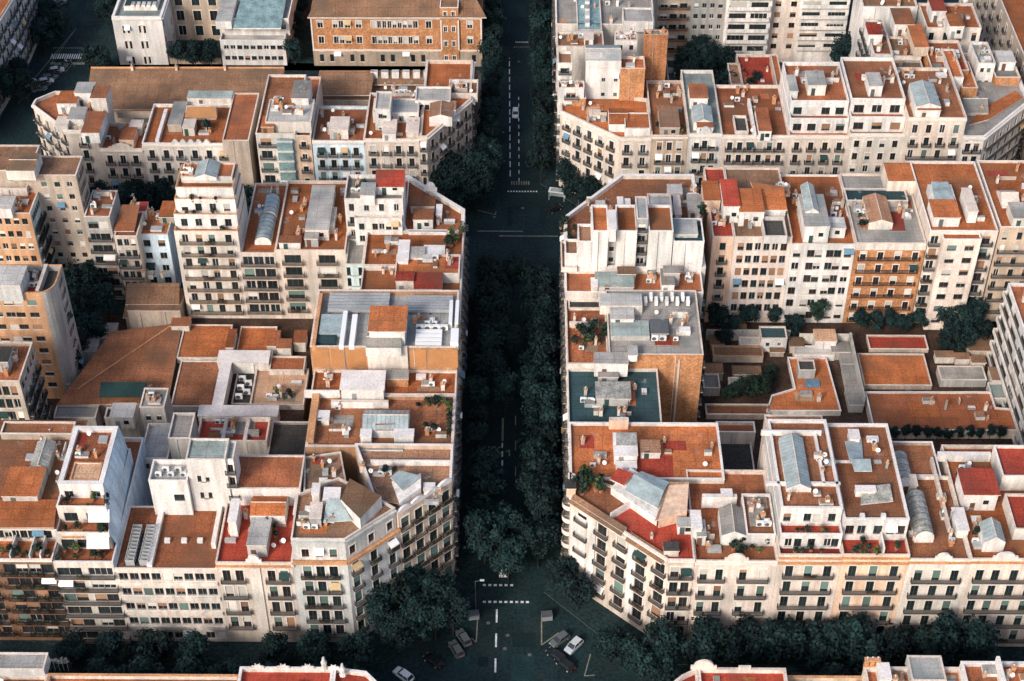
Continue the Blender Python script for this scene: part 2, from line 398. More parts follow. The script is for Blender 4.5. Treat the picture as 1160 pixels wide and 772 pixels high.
def gable(b, poly, z, hw, hr, axis='y', wm='white', rm='glasslt', bars=True, name='skylight', ov=.12):
    """rectangular volume with a ridged roof; ridge along axis"""
    poly = ccw(poly); rt = root(b, poly); a, bb, c, d = poly
    mb = MB()
    mid = lambda p, q: ((p[0]+q[0])/2, (p[1]+q[1])/2)
    if axis == 'x': a, bb, c, d = bb, c, d, a
    m0, m1 = mid(a, bb), mid(d, c)
    z1, z2 = z+hw, z+hw+hr
    mb.face([(*a,z),(*bb,z),(*bb,z1),(*m0,z2),(*a,z1)], wm); mb.face([(*c,z),(*d,z),(*d,z1),(*m1,z2),(*c,z1)], wm)
    mb.face([(*bb,z),(*c,z),(*c,z1),(*bb,z1)], wm); mb.face([(*d,z),(*a,z),(*a,z1),(*d,z1)], wm)
    o = mb.build(name, rt); WL[o.name] = wl(rt)
    g = MB()
    g.slab([(*a,z1+.06),(*m0,z2+.06),(*m1,z2+.06),(*d,z1+.06)][::-1], .05, rm); g.slab([(*bb,z1+.06),(*c,z1+.06),(*m1,z2+.06),(*m0,z2+.06)], .05, rm)
    if bars:
        L = math.hypot(d[0]-a[0], d[1]-a[1]); n = max(2, int(L/.8))
        for i in range(n+1):
            t = i/n
            for s0, s1 in ((a,d),(bb,c)):
                p = (s0[0]+(s1[0]-s0[0])*t, s0[1]+(s1[1]-s0[1])*t, z1+.09); q = (m0[0]+(m1[0]-m0[0])*t, m0[1]+(m1[1]-m0[1])*t, z2+.09)
                g.tube(p, q, .05, .05, 'fgrey', 4)
    g.tube((*m0, z2+.08), (*m1, z2+.08), .1, .1, 'coping', 4)
    g.build('glazing' if bars else 'hut_roof', o, off=wl(rt)); return o
def barrel(b, poly, z, hw, r, rm='glassold', wm='white', name='vault_skylight'):
    poly = ccw(poly); rt = root(b, poly); (x0,y0),(x1,y1) = poly[0], poly[2]
    mb = MB(); n = 8; prof = []
    for i in range(n+1):
        t = math.pi*i/n; prof.append(((x0+x1)/2-(x1-x0)/2*math.cos(t), z+hw+r*math.sin(t)))
    for yy, rev in ((y0, False), (y1, True)):
        f = [(x0,yy,z)]+[(x,yy,zz) for x,zz in prof]+[(x1,yy,z)]
        mb.face(f if rev else f[::-1], wm)
    mb.face([(x0,y1,z),(x0,y0,z),(x0,y0,z+hw),(x0,y1,z+hw)], wm); mb.face([(x1,y0,z),(x1,y1,z),(x1,y1,z+hw),(x1,y0,z+hw)], wm)
    o = mb.build(name, rt); WL[o.name] = wl(rt); g = MB()
    for i in range(n):
        (xa,za),(xb,zb) = prof[i], prof[i+1]; g.face([(xa,y0-.1,za+.03),(xb,y0-.1,zb+.03),(xb,y1+.1,zb+.03),(xa,y1+.1,za+.03)], rm)
    k = max(2, int((y1-y0)/1.4))
    for j in range(k+1):
        y = y0+(y1-y0)*j/k
        for i in range(n): g.tube((prof[i][0],y,prof[i][1]+.05),(prof[i+1][0],y,prof[i+1][1]+.05), .05, .05, 'metaldk', 4, False)
    g.build('glazing', o, off=wl(rt)); return o
def slab(b, name, pts, zs, m, th=.25, side='coping', parent=None):
    w = [(*PT(x, y, z), z) for (x, y), z in zip(pts, zs)]
    fl = ccw([(p[0], p[1]) for p in w])
    if fl[0] != (w[0][0], w[0][1]): w = w[::-1]
    rt = root(b, [(p[0],p[1]) for p in w]); mb = MB(); mb.slab(w, th, m, side); return mb.build(name, rt)
def wallbox(b, poly, z0, z1, m, top=None, name='wall'):
    poly = ccw(poly); rt = root(b, poly); mb = MB(); mb.prism(poly, z0, z1, m, top); return mb.build(name, rt)
def chimney(b, x, y, z, h=1.6, s=.5, m='coping'):
    mb = MB(); mb.box(x-s/2, x+s/2, y-s/2, y+s/2, z-.02, z+h, m); mb.box(x-s/2-.1, x+s/2+.1, y-s/2-.1, y+s/2+.1, z+h, z+h+.12, 'copingo')
    mb.tube((x,y,z+h+.12), (x,y,z+h+.6), .13, .13, random.choice(['pot','metal','metal']), 8); mb.tube((x,y,z+h+.66), (x,y,z+h+.76), .22, .1, 'metal', 8)
    mb.build('chimney', b.root)
def antenna(b, x, y, z, h=3.5):
    mb = MB(); mb.tube((x,y,z-.02), (x,y,z+h), .035, .025, 'metaldk', 5); L = random.uniform(.8,1.3); a = random.random()*3.1; c, s = math.cos(a), math.sin(a)
    mb.tube((x-c*L/2,y-s*L/2,z+h-.1), (x+c*L/2,y+s*L/2,z+h-.1), .02, .02, 'metal', 4)
    for i in range(6):
        t = -L/2+L*i/5; w = .5-.05*i; mb.tube((x+c*t+s*w,y+s*t-c*w,z+h-.1),(x+c*t-s*w,y+s*t+c*w,z+h-.1), .014,.014,'metal',4)
    mb.build('antenna', b.root)
def dish(b, x, y, z, r=.45):
    mb = MB(); mb.tube((x,y,z-.02),(x,y,z+.9),.03,.03,'metal',5); d = Vector((random.uniform(-.6,.2),-1,.7)).normalized(); c = Vector((x,y,z+1.0)); u = d.orthogonal().normalized(); w = d.cross(u); n = 12
    rim = [c+d*.14+(u*math.cos(6.283*k/n)+w*math.sin(6.283*k/n))*r for k in range(n)]; mdl = [c+d*.04+(u*math.cos(6.283*k/n)+w*math.sin(6.283*k/n))*r*.55 for k in range(n)]
    for k in range(n): mb.face([mdl[k],mdl[(k+1)%n],rim[(k+1)%n],rim[k]],'acwhite')
    mb.face(mdl,'acwhite'); mb.tube(c, c+d*.5, .02, .02, 'metal', 4); mb.build('satellite_dish', b.root)
# --- loose things standing on roofs
def ac_proto():
    b = MB(); b.box(-.5,.5,-.2,.2,.12,.92,'acwhite'); b.box(-.45,-.35,-.16,.16,0,.12,'metaldk'); b.box(.35,.45,-.16,.16,0,.12,'metaldk'); me = b.mesh('casing')
    g = MB(); n = 14
    for k in range(n): g.face([(0-.12,-.205,.52),(-.12+.33*math.cos(6.283*k/n),-.215,.52+.33*math.sin(6.283*k/n)),(-.12+.33*math.cos(6.283*(k+1)/n),-.215,.52+.33*math.sin(6.283*(k+1)/n))],'metaldk')
    return me, g.mesh('fan_grille')
AC = ac_proto()
def ac(b, x, y, z, s=1.0, rz=0.0):
    o = empty('air_conditioner', (x,y,z), rz, 'white air conditioner on the roof of the ' + b.short, 'air conditioner', 'rooftop air conditioners')
    o.scale = (s,s,s)
    for me, nm in zip(AC, ('casing','fan_grille')):
        c = bpy.data.objects.new(nm, me); COL.objects.link(c); c.parent = o
POTS = []
def pot_protos():
    for k in range(4):
        p = MB(); p.tube((0,0,0),(0,0,.42),.2,.3,'pot',10); f = MB(); f.tube((0,0,.35),(0,0,.9),.04,.02,'bark',5)
        for i in range(4): leaves(f, (random.uniform(-.25,.25),random.uniform(-.25,.25),.75+random.uniform(0,.7)), .4, 40, ['leafb','leafb','leafc','leafb'][k], .14)
        POTS.append((p.mesh('pot'), f.mesh('foliage')))
pot_protos()
def plant(b, x, y, z, s=1.0):
    o = empty('potted_plant', (x,y,z), random.random()*6, 'green potted plant on the terrace of the ' + b.short, 'potted plant', 'potted plants on roof terraces'); o.scale = (s,s,s)
    for me, nm in zip(random.choice(POTS), ('pot','foliage')):
        c = bpy.data.objects.new(nm, me); COL.objects.link(c); c.parent = o
def clutter(b, poly, z, ch=2, an=1, acs=0, di=0, pl=0, seed=None):
    A_ = abs((max(p[0] for p in poly)-min(p[0] for p in poly))*(max(p[1] for p in poly)-min(p[1] for p in poly)))
    if ch + an > 1: ch += int(A_/90); an += int(A_/160); di += int(A_/260)
    rt = root(b, poly); poly = ccw(poly); xs = [p[0] for p in poly]; ys = [p[1] for p in poly]; x0, x1, y0, y1 = min(xs)+.8, max(xs)-.8, min(ys)+.8, max(ys)-.8
    rr = random.Random(seed or int(abs(x0*13+y0*7)))
    def pos(): return rr.uniform(x0, x1), rr.uniform(y0, y1)
    for _ in range(ch): x, y = pos(); chimney(b, x, y, z, rr.uniform(.8,1.9), rr.uniform(.4,.8), rr.choice(['coping','white','copingo','brick','greyb']))
    for _ in range(an): x, y = pos(); antenna(b, x, y, z, rr.uniform(2.5,4.5))
    for _ in range(di): x, y = pos(); dish(b, x, y, z)
    for _ in range(1 + ch//2):
        x, y = pos(); a, c, h = rr.uniform(.4,1.3), rr.uniform(.3,.9), rr.uniform(.35,1.2)
        wallbox(b, rect(x-a/1, y-c, x+a, y+c), z-.01, z+h, rr.choice(['white','offw','lgrey','greyw','metal']), rr.choice(['rw','copingw','rg','rp','metal']), rr.choice(['roof_vent','roof_box']))
    if ch > 2:
        x, y = pos(); L = rr.uniform(2,5)
        if rr.random() < .5: wallbox(b, rect(x, y-.09, max(x+.5, min(x+L, x1)), y+.09), z-.01, z+rr.uniform(.5,1.6), rr.choice(['white','offw','beige']), 'coping', 'terrace_divider')
        else: wallbox(b, rect(x-.09, y, x+.09, max(y+.5, min(y+L, y1))), z-.01, z+rr.uniform(.5,1.6), rr.choice(['white','offw','beige']), 'coping', 'terrace_divider')
    for _ in range(1 + (ch > 2)):
        x, y = pos(); a, c = rr.uniform(.8,3.2), rr.uniform(.6,2.4)
        if (x1-x0) > 3 and (y1-y0) > 3 and len(poly) == 4: wallbox(b, rect(max(x0-.4,x-a), max(y0-.4,y-c), min(x1+.4,x+a), min(y1+.4,y+c)), z+.004, z+.03+rr.random()*.02, rr.choice(['ro','rd','rb','rg','rm','rr','rs']), name='roof_patch')
    x, y = pos()
    for i in range(acs): ac(b, x0 + (x-x0)*.6 + 1.4*i if x0+(x-x0)*.6+1.4*i < x1 else x1, y, z, rr.uniform(1,1.35))
    for _ in range(pl): x, y = pos(); plant(b, x, y0+(y-y0)*.5, z, rr.uniform(.8,1.6))
def crest(b, x, Y, z, w, h, m='white', d=.4, name='crest'):
    mb = MB(); n = 10; pr = [(x-w/2,z),(x-w/2,z+h*.35)] + [(x-w*.38*math.cos(math.pi*i/n), z+h*.35+h*.65*math.sin(math.pi*i/n)) for i in range(n+1)] + [(x+w/2,z+h*.35),(x+w/2,z)]
    fr = [(px,Y-.06,pz) for px,pz in pr]; bk = [(px,Y-.06+d,pz) for px,pz in pr]; k = len(pr)
    mb.face(fr[::-1], m); mb.face(bk, m)
    for i in range(k): mb.face([fr[i],fr[(i+1)%k],bk[(i+1)%k],bk[i]][::1], m)
    mb.build(name, root(b, [(x,Y),(x,Y+1),(x-1,Y)]))
# ================================================================ LEFT BLOCK
YS, YN = 193.6, 306.6
XL, XR = -10.9, 11.0
YB = 281.0                                 # back facade line of the far rows
# --- front row
b = bld('apartment_building', 'brown brick apartment block with side balconies at the lower left corner of the photo', 'brown brick apartment block')
P, z = FR(-60, 60, 634, YS, 226, 638)
W0 = P[1][0]
V(b, P, 0, z, 'brownw', 'ro', par=.8, fac={0: F(None, 7, w=2.2, h=2.3, fh=3.4, top=1.3, bal='s', cols=[.05,.15,.27,.36,.58,.69,.82,.93], st='b', blind=.35, plants=.6, bd=1.1, balm='brownw')}, corn=[(-.4,.25,.4,'trim')])
V(b, rect(P[0][0], YS+5, W0, 226), z-.8, z+2.6, 'offw', 'rb', par=0, cop='trim', eave=.3, fac={0: F(12, 1, w=1.6, h=2.0, top=.5, bal=None, st='b')})
zz = z + 2.8
slab(b, 'tiled_roof', [(-60,598),(61,598),(64,566),(-52,566)], [zz+.3, zz+.3, zz+1.2, zz+1.2], 'ro')
hut(b, RZ(2,42,563,530,zz+2.3), zz, 2.3, 'greyb', 'ro', tilt=0)
gable(b, RZ(33,54,530,500,zz+2), zz, 1.8, .9, 'y', 'greyb', 'glassold')
V(b, RZ(0,82,492,478,zz+1.5), zz, zz+1.5, 'beige', 'rb', par=.3)
clutter(b, RZ(5,80,558,490,zz), zz, 5, 3, 3, 1)
for i in range(7): plant(b, P[1][0]-1.2-i*1.7, YS+.9+random.random()*2.5, z-.8, random.uniform(.9,1.9))
for x in (18, 40, 52): x0, y0 = PT(x, 612, z); wallbox(b, rect(x0-.12, YS+.35, x0+.12, YS+5), z-.8, z+.9, 'white', name='terrace_divider')

b = bld('apartment_building', 'white stepped terrace apartment building with tall side wall tinted blue for sky shade', 'stepped white building with blue-shaded wall')
P2, z2 = FR(60, 128, 637, YS, 225, 638); P2[0] = (W0, YS); P2[3] = (W0, 225)
X0, X1 = P2[0][0], P2[1][0]
V(b, rect(X0,YS,X1,225), 0, z2, 'offw', 'rd', par=.9, cop='copingw', em={1:'bluew'}, fac={0: F(None, 6, w=2.2, h=2.0, fh=3.6, top=1.6, bal='c', st='b', cols=[.14,.34,.66,.86], plants=.6, bd=1.1, blind=.4)})  # east faces are white walls with bluish sky shade put into their colour
V(b, rect(X0+.1,YS+4.0,X1-.9,218.8), z2-.9, z2+3.2, 'offw', 'rd', par=.9, cop='copingw', em={1:'bluew'}, fac={0: F(None, 1, w=2.4, h=2.2, top=1.7, bal=None, st='b', cols=[.2,.5,.8])})
V(b, rect(X0+.2,YS+7.4,X1-1.6,218.8), z2+2.3, z2+6.4, 'offw', 'rd', par=.9, cop='copingw', em={1:'bluew'}, fac={0: F(None, 1, w=2.4, h=2.2, top=1.6, bal=None, st='b', cols=[.25,.7])})
ZT_ = z2+9.6
zt = V(b, rect(X0+.3,YS+10.4,X1-2.3,218.8), z2+5.5, z2+9.1, 'white', 'rd', par=.8, cop='copingw', cw=.8, em={1:'bluew'}, fac={0: F(None, 1, w=1.6, h=1.6, top=1.8, bal=None, st='b', cols=[.2,.8])})
V(b, rect(X0+2.2,YS+11.4,X1-3.4,YS+16), zt, zt+.7, 'white', 'rs', par=.2, cop='copingo')
mb = MB(); mb.face([(X1-.02,YS+4,z2),(X1-.02,219,z2-8),(X1-2.26,219,z2+8.9),(X1-2.26,YS+10.4,z2+8.9)], 'bluew'); mb.face([(X1-.02,YS+4,z2),(X1-2.26,YS+10.4,z2+8.9),(X1-1.55,YS+7.4,z2+6.3)], 'bluew'); mb.face([(X1-.02,YS+4,z2),(X1-1.55,YS+7.4,z2+6.3),(X1-.88,YS+4,z2+3.2)], 'bluew'); mb.build('shade_tinted_wall', b.root)  # inclined flank, same blue shade tint painted in
slab(b, 'awning', [(98,606),(123,606),(124,622),(98,622)], [z2+2.4]*2+[z2+1.9]*2, 'canvas', .06)
slab(b, 'awning', [(99,578),(124,577),(124,592),(100,592)], [z2+5.8]*2+[z2+5.2]*2, 'canvas', .06)
slab(b, 'pergola', [(70,610),(94,610),(94,600),(70,600)], [z2+2.5]*4, 'copingo', .12)
for i in range(9): plant(b, random.uniform(X0+.6,X1-.6), YS+random.uniform(.7,3.2), z2-.9, random.uniform(.8,1.7))
for i in range(7): plant(b, random.uniform(X0+.7,X1-.7), YS+random.uniform(4.6,6.8), z2+2.3, random.uniform(.8,1.7))
for i in range(6): plant(b, random.uniform(X0+.8,X1-.8), YS+random.uniform(7.9,9.9), z2+5.5, random.uniform(.8,1.5))
clutter(b, rect(X0+1,YS+17,X1-3,218), zt, 2, 1, 1, 1)

b = bld('office_building', 'pale office building with rows of square windows and a tall white rear block', 'pale office building', 'office building')
P3, z3 = FR(128, 244, 645, YS, 226, 638); P3 = rect(X1, YS, P3[1][0], 208.8)
XB0, XB1 = X1, P3[1][0]
zr = V(b, P3, 0, z3, 'pinkc', 'rd', par=.25, cop='trim', fac={0: F(9, 5, w=1.6, h=1.9, fh=4.15, top=1.15, bal=None, st='p', m=.5, fr='fgrey', blind=.3)})
for k in range(4): edge_box(b.root, 'cornice', (XB0+.2,YS), (XB1-.2,YS), z3-4.3-k*4.15, z3-3.4-k*4.15, .32, 'offw')
V(b, RZ(210,255,521,497,34), z3-.4, 34, 'white', 'rgg', par=.3, cop='coping', fac={0: F(None, 3, w=1.5, h=1.6, fh=4.4, top=4.2, bal=None, st='b', cols=[.32,.42])})
V(b, RZ(255,264,521,500,33.5), z3-.4, 33.5, 'white', 'rgg', par=.3, fac={0: F(1, 3, w=1.0, h=2.0, fh=3.3, top=1.3, bal='s', st='b')})
V(b, RZ(168,212,545,521,29.5), z3-.4, 29.5, 'white', 'rw', par=.9, cop='copingw', fac={0: F(None, 1, w=1.9, h=1.7, top=3.6, bal=None, st='b', cols=[.72,.9])})
q = RZ(173,205,542,526,28.7)
for i in range(5): ac(b, q[0][0]+1+i*1.15, q[0][1]+.6+(i%2)*1.3, 28.6, 1.15)
q = RZ(139,171,642,606,z3)
slab(b, 'service_deck', [(139,642),(165,642),(173,604),(150,604)], [zr+.06]*4, 'rk', .05)
for j in range(2):
    mb = MB(); xx = q[0][0]+1.3+j*2.5
    for i in range(11): yy = q[0][1]+.4+i*.85; mb.box(xx-.8, xx+.8, yy-.07, yy+.07, zr+.05, zr+1.5, 'metal')
    for sx in (-.78,.78): mb.box(xx+sx-.06, xx+sx+.06, q[0][1]+.4, q[0][1]+9, zr+1.5, zr+1.62, 'metal')
    mb.build('louvre_rack', b.root)
for px in (190, 209, 227):
    x, y = PT(px, 614, zr); wallbox(b, rect(x-.5,y-.4,x+.5,y+.4), zr, zr+.7, 'white', 'copingw', 'roof_vent')
wallbox(b, RZ(166,172,640,575,z3+.6), zr, z3+.7, 'white', 'copingw', 'party_wall')
wallbox(b, RZ(239,244,617,572,z3+.9), zr, z3+1.2, 'white', 'copingw', 'party_wall')
V(b, RZ(190,215,497,468,24), 0, 24, 'greyb', 'rg', par=.5)
V(b, RZ(158,190,520,480,19), 0, 19, 'lgrey', 'rw', par=.8, fac={0: F(4, 2, w=1.2, h=1.5, bal=None, st='b')})

b = bld('apartment_building', 'ornate cream apartment building with red roof terrace and rounded crest', 'ornate cream building with red terrace')
P4, z4 = FR(244, 331, 638, YS, 212, 638); P4[0] = (XB1, YS); P4[3] = (XB1, 212); XB2 = P4[1][0]
zr = V(b, P4, 0, z4, 'cream', 'rr', par=.7, fac={0: F(None, 5, w=1.4, h=3.0, fh=4.35, top=2.0, bal='p', cols=[.12,.29,.71,.88], fr='fbrown', blind=.5)}, corn=CORNO)
for xx in (.5,): crest(b, XB1+(XB2-XB1)*xx, YS, z4+.1, 2.8, 1.9)
edge_box(b.root, 'pilaster', (XB1+(XB2-XB1)*.43,YS), (XB1+(XB2-XB1)*.57,YS), 1, z4-1.2, .25, 'offw')
V(b, RZ(262,340,553,515,26.5), z4-.7, 26.3, 'white', 'rd', par=.25, cop='coping')
gable(b, RZ(282,322,580,558,z4+3), zr, 2.6, 1.0, 'x', 'white', 'ro', bars=False, name='stair_hut')
hut(b, RZ(280,302,622,582,z4+1.6), zr, 2.0, 'greyb', 'rw', door='s', tilt=-1.2)
hut(b, RZ(258,267,590,565,z4+3.8), zr, 4.2, 'white', 'copingw', door=None)
hut(b, RZ(332,346,580,562,z4+3), zr, 3.0, 'white', 'copingw', door='s')
clutter(b, RZ(250,326,628,560,zr), zr, 4, 2, 2, 3, 3)
wallbox(b, RZ(329,332,636,520,z4+1), zr, z4+.9, 'white', 'coping', 'party_wall')

# --- corner mansard building
b = bld('corner_building', 'pale grey corner building with attic dormer windows at the near left chamfer', 'pale grey corner building', 'building')
zc = 28.6
XC0 = XB2; XC1 = UY(391, 613, YS)[0]
dv = Vector((XL - XC1, 209.8 - YS)).normalized()
cA = (XC1, YS); cB = PT(450, 579, zc); tt = (cB[0]-XC1)/dv.x; cB = (XC1+dv.x*tt, YS+dv.y*tt)
inn = PT(424, 560, zc)
poly = [(XC0,YS), cA, cB, inn, PT(384,540,zc), (XC0, PT(345,560,zc)[1])]
sf = lambda n, rows=2, **k: F(n, rows, w=1.25, h=2.3, fh=3.6, m=1.4, **k)
zlo = 22.9
V(b, poly, 0, zlo, 'blueg', 'rp', par=0, fac={0: F(3, 6, w=1.5, h=2.9, fh=4.1, top=1.2, bal='s', m=1.8, fr='fgreen', plants=.35, blind=.3, bl='blindg'), 1: F(3, 6, w=1.5, h=2.9, fh=4.1, top=1.2, bal='s', m=1.0, fr='fgreen', plants=.3, blind=.3, bl='blindg')})
for e in ((poly[0],poly[1]),(poly[1],poly[2])): edge_box(b.root, 'cornice', *e, zlo-.25, zlo+.3, .6, 'copingo')
p2 = inset(poly, .25)
zr = V(b, p2, zlo+.2, zc, 'lgrey', 'rp', par=.5, fac={0: F(3, 1, w=1.3, h=2.2, top=2.6, bal=None, m=1.6, fr='fbrown', blind=.3), 1: F(3, 1, w=1.3, h=2.2, top=2.6, bal=None, m=.8, fr='fbrown', blind=.3)}, wname='attic')
for e in ((p2[0],p2[1]),(p2[1],p2[2])): edge_box(b.root, 'cornice', *e, zc-.9, zc-.5, .35, 'lgrey')
V(b, PZ([(344,557),(392,545),(386,512),(345,518)], 25.5), 0, 25.5, 'greyb', 'rp', par=.4)
slab(b, 'tiled_roof', [(386,566),(408,588),(432,562),(396,542)], [zc+2.6]*4, 'rm', .2, 'white')
wallbox(b, PZ([(386,567),(408,589),(432,563),(396,543)], zc+2.4), zr, zc+2.35, 'white', name='penthouse')
slab(b, 'glass_roof', [(366,592),(399,590),(385,566),(370,566)], [zc+.5,zc+.5,zc+2.4,zc+2.4], 'glasslt', .12, 'white')
hut(b, RZ(350,363,585,568,zc+2.4), zr, 2.4, 'greyw', 'coping', 's'); hut(b, RZ(353,361,560,548,zc+2), zr, 2.4, 'white', 'copingw', None)
hut(b, RZ(366,384,566,552,zc+2), zr, 2.2, 'white', 'copingw', None)
clutter(b, PZ([(340,605),(380,607),(360,570),(340,575)], zr), zr, 4, 2, 2, 1)
clutter(b, PZ([(346,552),(384,544),(384,516),(348,520)], 25.1), 25.1, 3, 2, 0, 1)
gR0 = poly
# --- wavy cornice chamfer
b = bld('corner_building', 'beige corner building with wavy cornice beside the central avenue', 'wavy cornice corner building', 'building')
zw = 27.2
dA = cB; dB = (XL, 209.8)
poly = [dA, dB, (XL, 219.0), (PT(400,520,zw)[0], 219.0), inn]
zr = V(b, poly, 0, zw, 'sand', 'rp', par=1.1, cw=.35, cop='copingw', fac={0: F(4, 6, w=1.8, h=2.9, fh=4.2, top=2.0, bal='s', m=.6, fr='fgreen', plants=.5, blind=.4, bl='blindg', balm='sand'), 1: F(2, 6, w=1.5, h=2.9, fh=4.2, top=2.0, bal='s', m=1.0, plants=.3)})
n = 28; d = Vector((dB[0]-dA[0], dB[1]-dA[1])); L = d.length; d.normalize(); nn = Vector((d.y, -d.x))
mb = MB()
for i in range(n):
    u0, u1 = L*i/n, L*(i+1)/n; h = lambda u: zw + .25 + .55*abs(math.sin(math.pi*u/L*4))
    a = Vector(dA)+d*u0+nn*.12; c = Vector(dA)+d*u1+nn*.12; e = Vector(dA)+d*u1-nn*.35; f = Vector(dA)+d*u0-nn*.35
    mb.face([(*a,zw-.4),(*c,zw-.4),(*c,h(u1)),(*a,h(u0))],'copingw'); mb.face([(*a,h(u0)),(*c,h(u1)),(*e,h(u1)),(*f,h(u0))],'copingw'); mb.face([(*f,h(u0)),(*e,h(u1)),(*e,zw-.4),(*f,zw-.4)],'copingw')
mb.build('wavy_cornice', b.root)
hp = PZ([(452,571),(477,557),(476,540),(440,548)], zr+2.6)
slab(b, 'glass_roof', [(456,556),(477,539),(452,533),(442,541)], [zr+2.6,zr+2.8,zr+2.6,zr+2.4], 'glasslt', .15, 'white')
wallbox(b, PZ([(453,573),(477,556),(477,540),(444,549)], zr+1.4), zr, zr+2.2, 'white', name='penthouse')
slab(b, 'tiled_roof', [(433,567),(452,571),(444,549),(425,552)], [zr+1.6]*4, 'rm', .2)
hut(b, RZ(480,492,556,548,zr+1.2), zr, 1.2, 'white', 'copingw', None)
ty = PT(500, 528, zr)[1]
wallbox(b, rect(PT(420,528,zr)[0], ty, XL-.4, ty+.4), zr, zr+1.2, 'white', 'copingw', 'terrace_divider')
clutter(b, PZ([(480,575),(505,555),(500,540),(480,545)], zr), zr, 1, 1, 0, 0)
clutter(b, RZ(402,455,542,528,zr), zr, 2, 3, 2, 1, 2)

# --- east row along the avenue
b = bld('apartment_building', 'avenue building with orange parapet panels and small round windows in a white hut', 'orange panel avenue building')
zA = 26.0; yA = PT(480, 507, zA)[1]; yB = PT(480, 448, zA)[1]; xa = PT(346, 505, zA)[0]
zr = V(b, rect(xa, yA, XL, yB), 0, zA, 'ochre', 'rb', par=.9, cw=.45, cop='coping', fac={1: F(None, 6, bal='s')})
q = RZ(409,456,500,486,zA+2)
wallbox(b, rect(PT(409,505,zA)[0], yA-1.2, PT(457,505,zA)[0], yA-.05), 21.6, zA+.4, 'white', 'rw', 'penthouse')
for px in (417, 429, 449):
    x, zz = UY(px, 516, yA-1.26); mb = MB(); mb.tube((x,yA-1.22,zz),(x,yA-1.27,zz),.38,.38,'glass',12); mb.build('round_window', b.root)
for x0, x1 in ((458,482),(484,511)):
    mb = MB(); a, c = PT(x0, 507, zA)[0], PT(x1, 507, zA)[0]; mb.box(a, c, yA-.09, yA-.02, zA-3.6, zA-.5, 'canvaso'); mb.build('orange_panel', b.root)
gable(b, RZ(410,462,484,462,zA+2), zr, 2.2, 1.3, 'x', 'white', 'glasslt')
hut(b, RZ(408,420,492,484,zA+2), zr, 2.2, 'white', 'copingw', None); hut(b, RZ(446,468,492,484,zA+2), zr, 2.2, 'white', 'copingw', None)
slab(b, 'awning', [(425,488),(448,488),(448,480),(425,480)], [zA+1.2]*2+[zA+1.9]*2, 'rd', .06)
hut(b, RZ(356,372,474,464,zA+1), zr, 1.4, 'white', 'copingw', 's')
wallbox(b, RZ(375,440,459,456,zA), zr, zr+1.6, 'white', 'coping', 'terrace_divider')
xx = PT(351, 505, zA)[0]; wallbox(b, rect(xa+.1, yA+1, xa+1.5, yB), zr, zA+1.0, 'ochre', 'copingo', 'party_wall')
for i in range(9): plant(b, *PT(468+random.uniform(0,40), 458+random.uniform(0,5), zr), zr, random.uniform(.9,1.7))
for i in range(5): plant(b, *PT(508, 462+i*8, zr), zr, random.uniform(.9,1.5))
clutter(b, RZ(365,405,500,460,zr), zr, 2, 2, 1, 1); clutter(b, RZ(470,505,500,470,zr), zr, 1, 1, 1, 1, 2)

b = bld('apartment_building', 'orange tiled roof building carrying a white box hut by the avenue', 'orange roof with white box hut')
zB = 26.2; yC = PT(480, 420, zB)[1]; xb = PT(352, 447, zB)[0]
zr = V(b, rect(xb, yB, XL, yC), 0, zB, 'cream', 'ro', par=.5, fac={1: F(None, 6, bal='s')})
hut(b, RZ(386,434,440,420,zB+3), zr, 3.2, 'white', 'copingw', 's', ov=.25)
hut(b, RZ(438,462,428,418,zB+2), zr, 2.0, 'brick', 'rg', None); wallbox(b, RZ(345,385,449,447.3,zB), zr, zr+1.8, 'white', 'copingw', 'terrace_divider')
clutter(b, RZ(360,384,445,422,zr), zr, 2, 1, 0, 0); clutter(b, RZ(470,512,445,422,zr), zr, 2, 1, 1, 1)

b = bld('commercial_building', 'flat grey roof building crowded with white metal ducts and solar racks', 'grey duct roof building', 'building')
zC = 32.3; yD = PT(480, 329, zC)[1]; xc = PT(351, 393, zC)[0]
zr = V(b, rect(xc, yC, XL, yD), 0, zC, 'ochre', 'rw', par=1.0, cop='coping', cw=.35, fac={1: F(None, 7, w=1.6, h=1.8, bal=None, st='b')})
for x0, x1 in ((352,371),(373,388),(391,412),(464,482),(485,518)):
    mb = MB(); a, c = PT(x0, 400, zC)[0], PT(x1, 400, zC)[0]; mb.box(a, c, yC-.06, yC-.004, zC-5.2, zC-.6, 'canvaso'); mb.build('orange_panel', b.root)
mb = MB(); a, c = PT(415, 400, zC)[0], PT(461, 400, zC)[0]; mb.box(a, c, yC-.5, yC-.07, zC-6.0, zC+.5, 'offw'); mb.build('glazed_bay', b.root)
hut(b, RZ(418,458,372,345,zC+4.6), zr, 4.8, 'white', 'ro', 's', ov=.3)
gable(b, RZ(414,454,391,374,zC+2), zr, 2.2, 1.0, 'x', 'white', 'rg', bars=False, name='plant_room')
def ducts(x0, x1, y0, y1, n, h, nm, m='carwhite'):
    mb = MB(); p = RZ(x0, x1, y1, y0, zr+h); (ax, ay), (bx, by) = p[0], p[2]
    for i in range(n):
        y = ay + (by-ay)*(i+.15)/n; mb.box(ax, bx, y, y+(by-ay)/n*.62, zr+h*.45, zr+h, m)
    for x in (ax+.2, (ax+bx)/2, bx-.2): mb.box(x-.06, x+.06, ay, by, zr-.02, zr+h*.45, 'metaldk')
    mb.build(nm, b.root)
ducts(371,440,331,352,6,1.2,'solar_rack','metal'); ducts(462,512,334,352,6,1.2,'solar_rack','metal'); ducts(470,500,372,391,4,1.0,'duct')
def vduct(x0, x1, y0, y1, h, nm='duct', m='carwhite'):
    p = RZ(x0, x1, y1, y0, zr+h); wallbox(b, p, zr-.01, zr+h, m, name=nm)
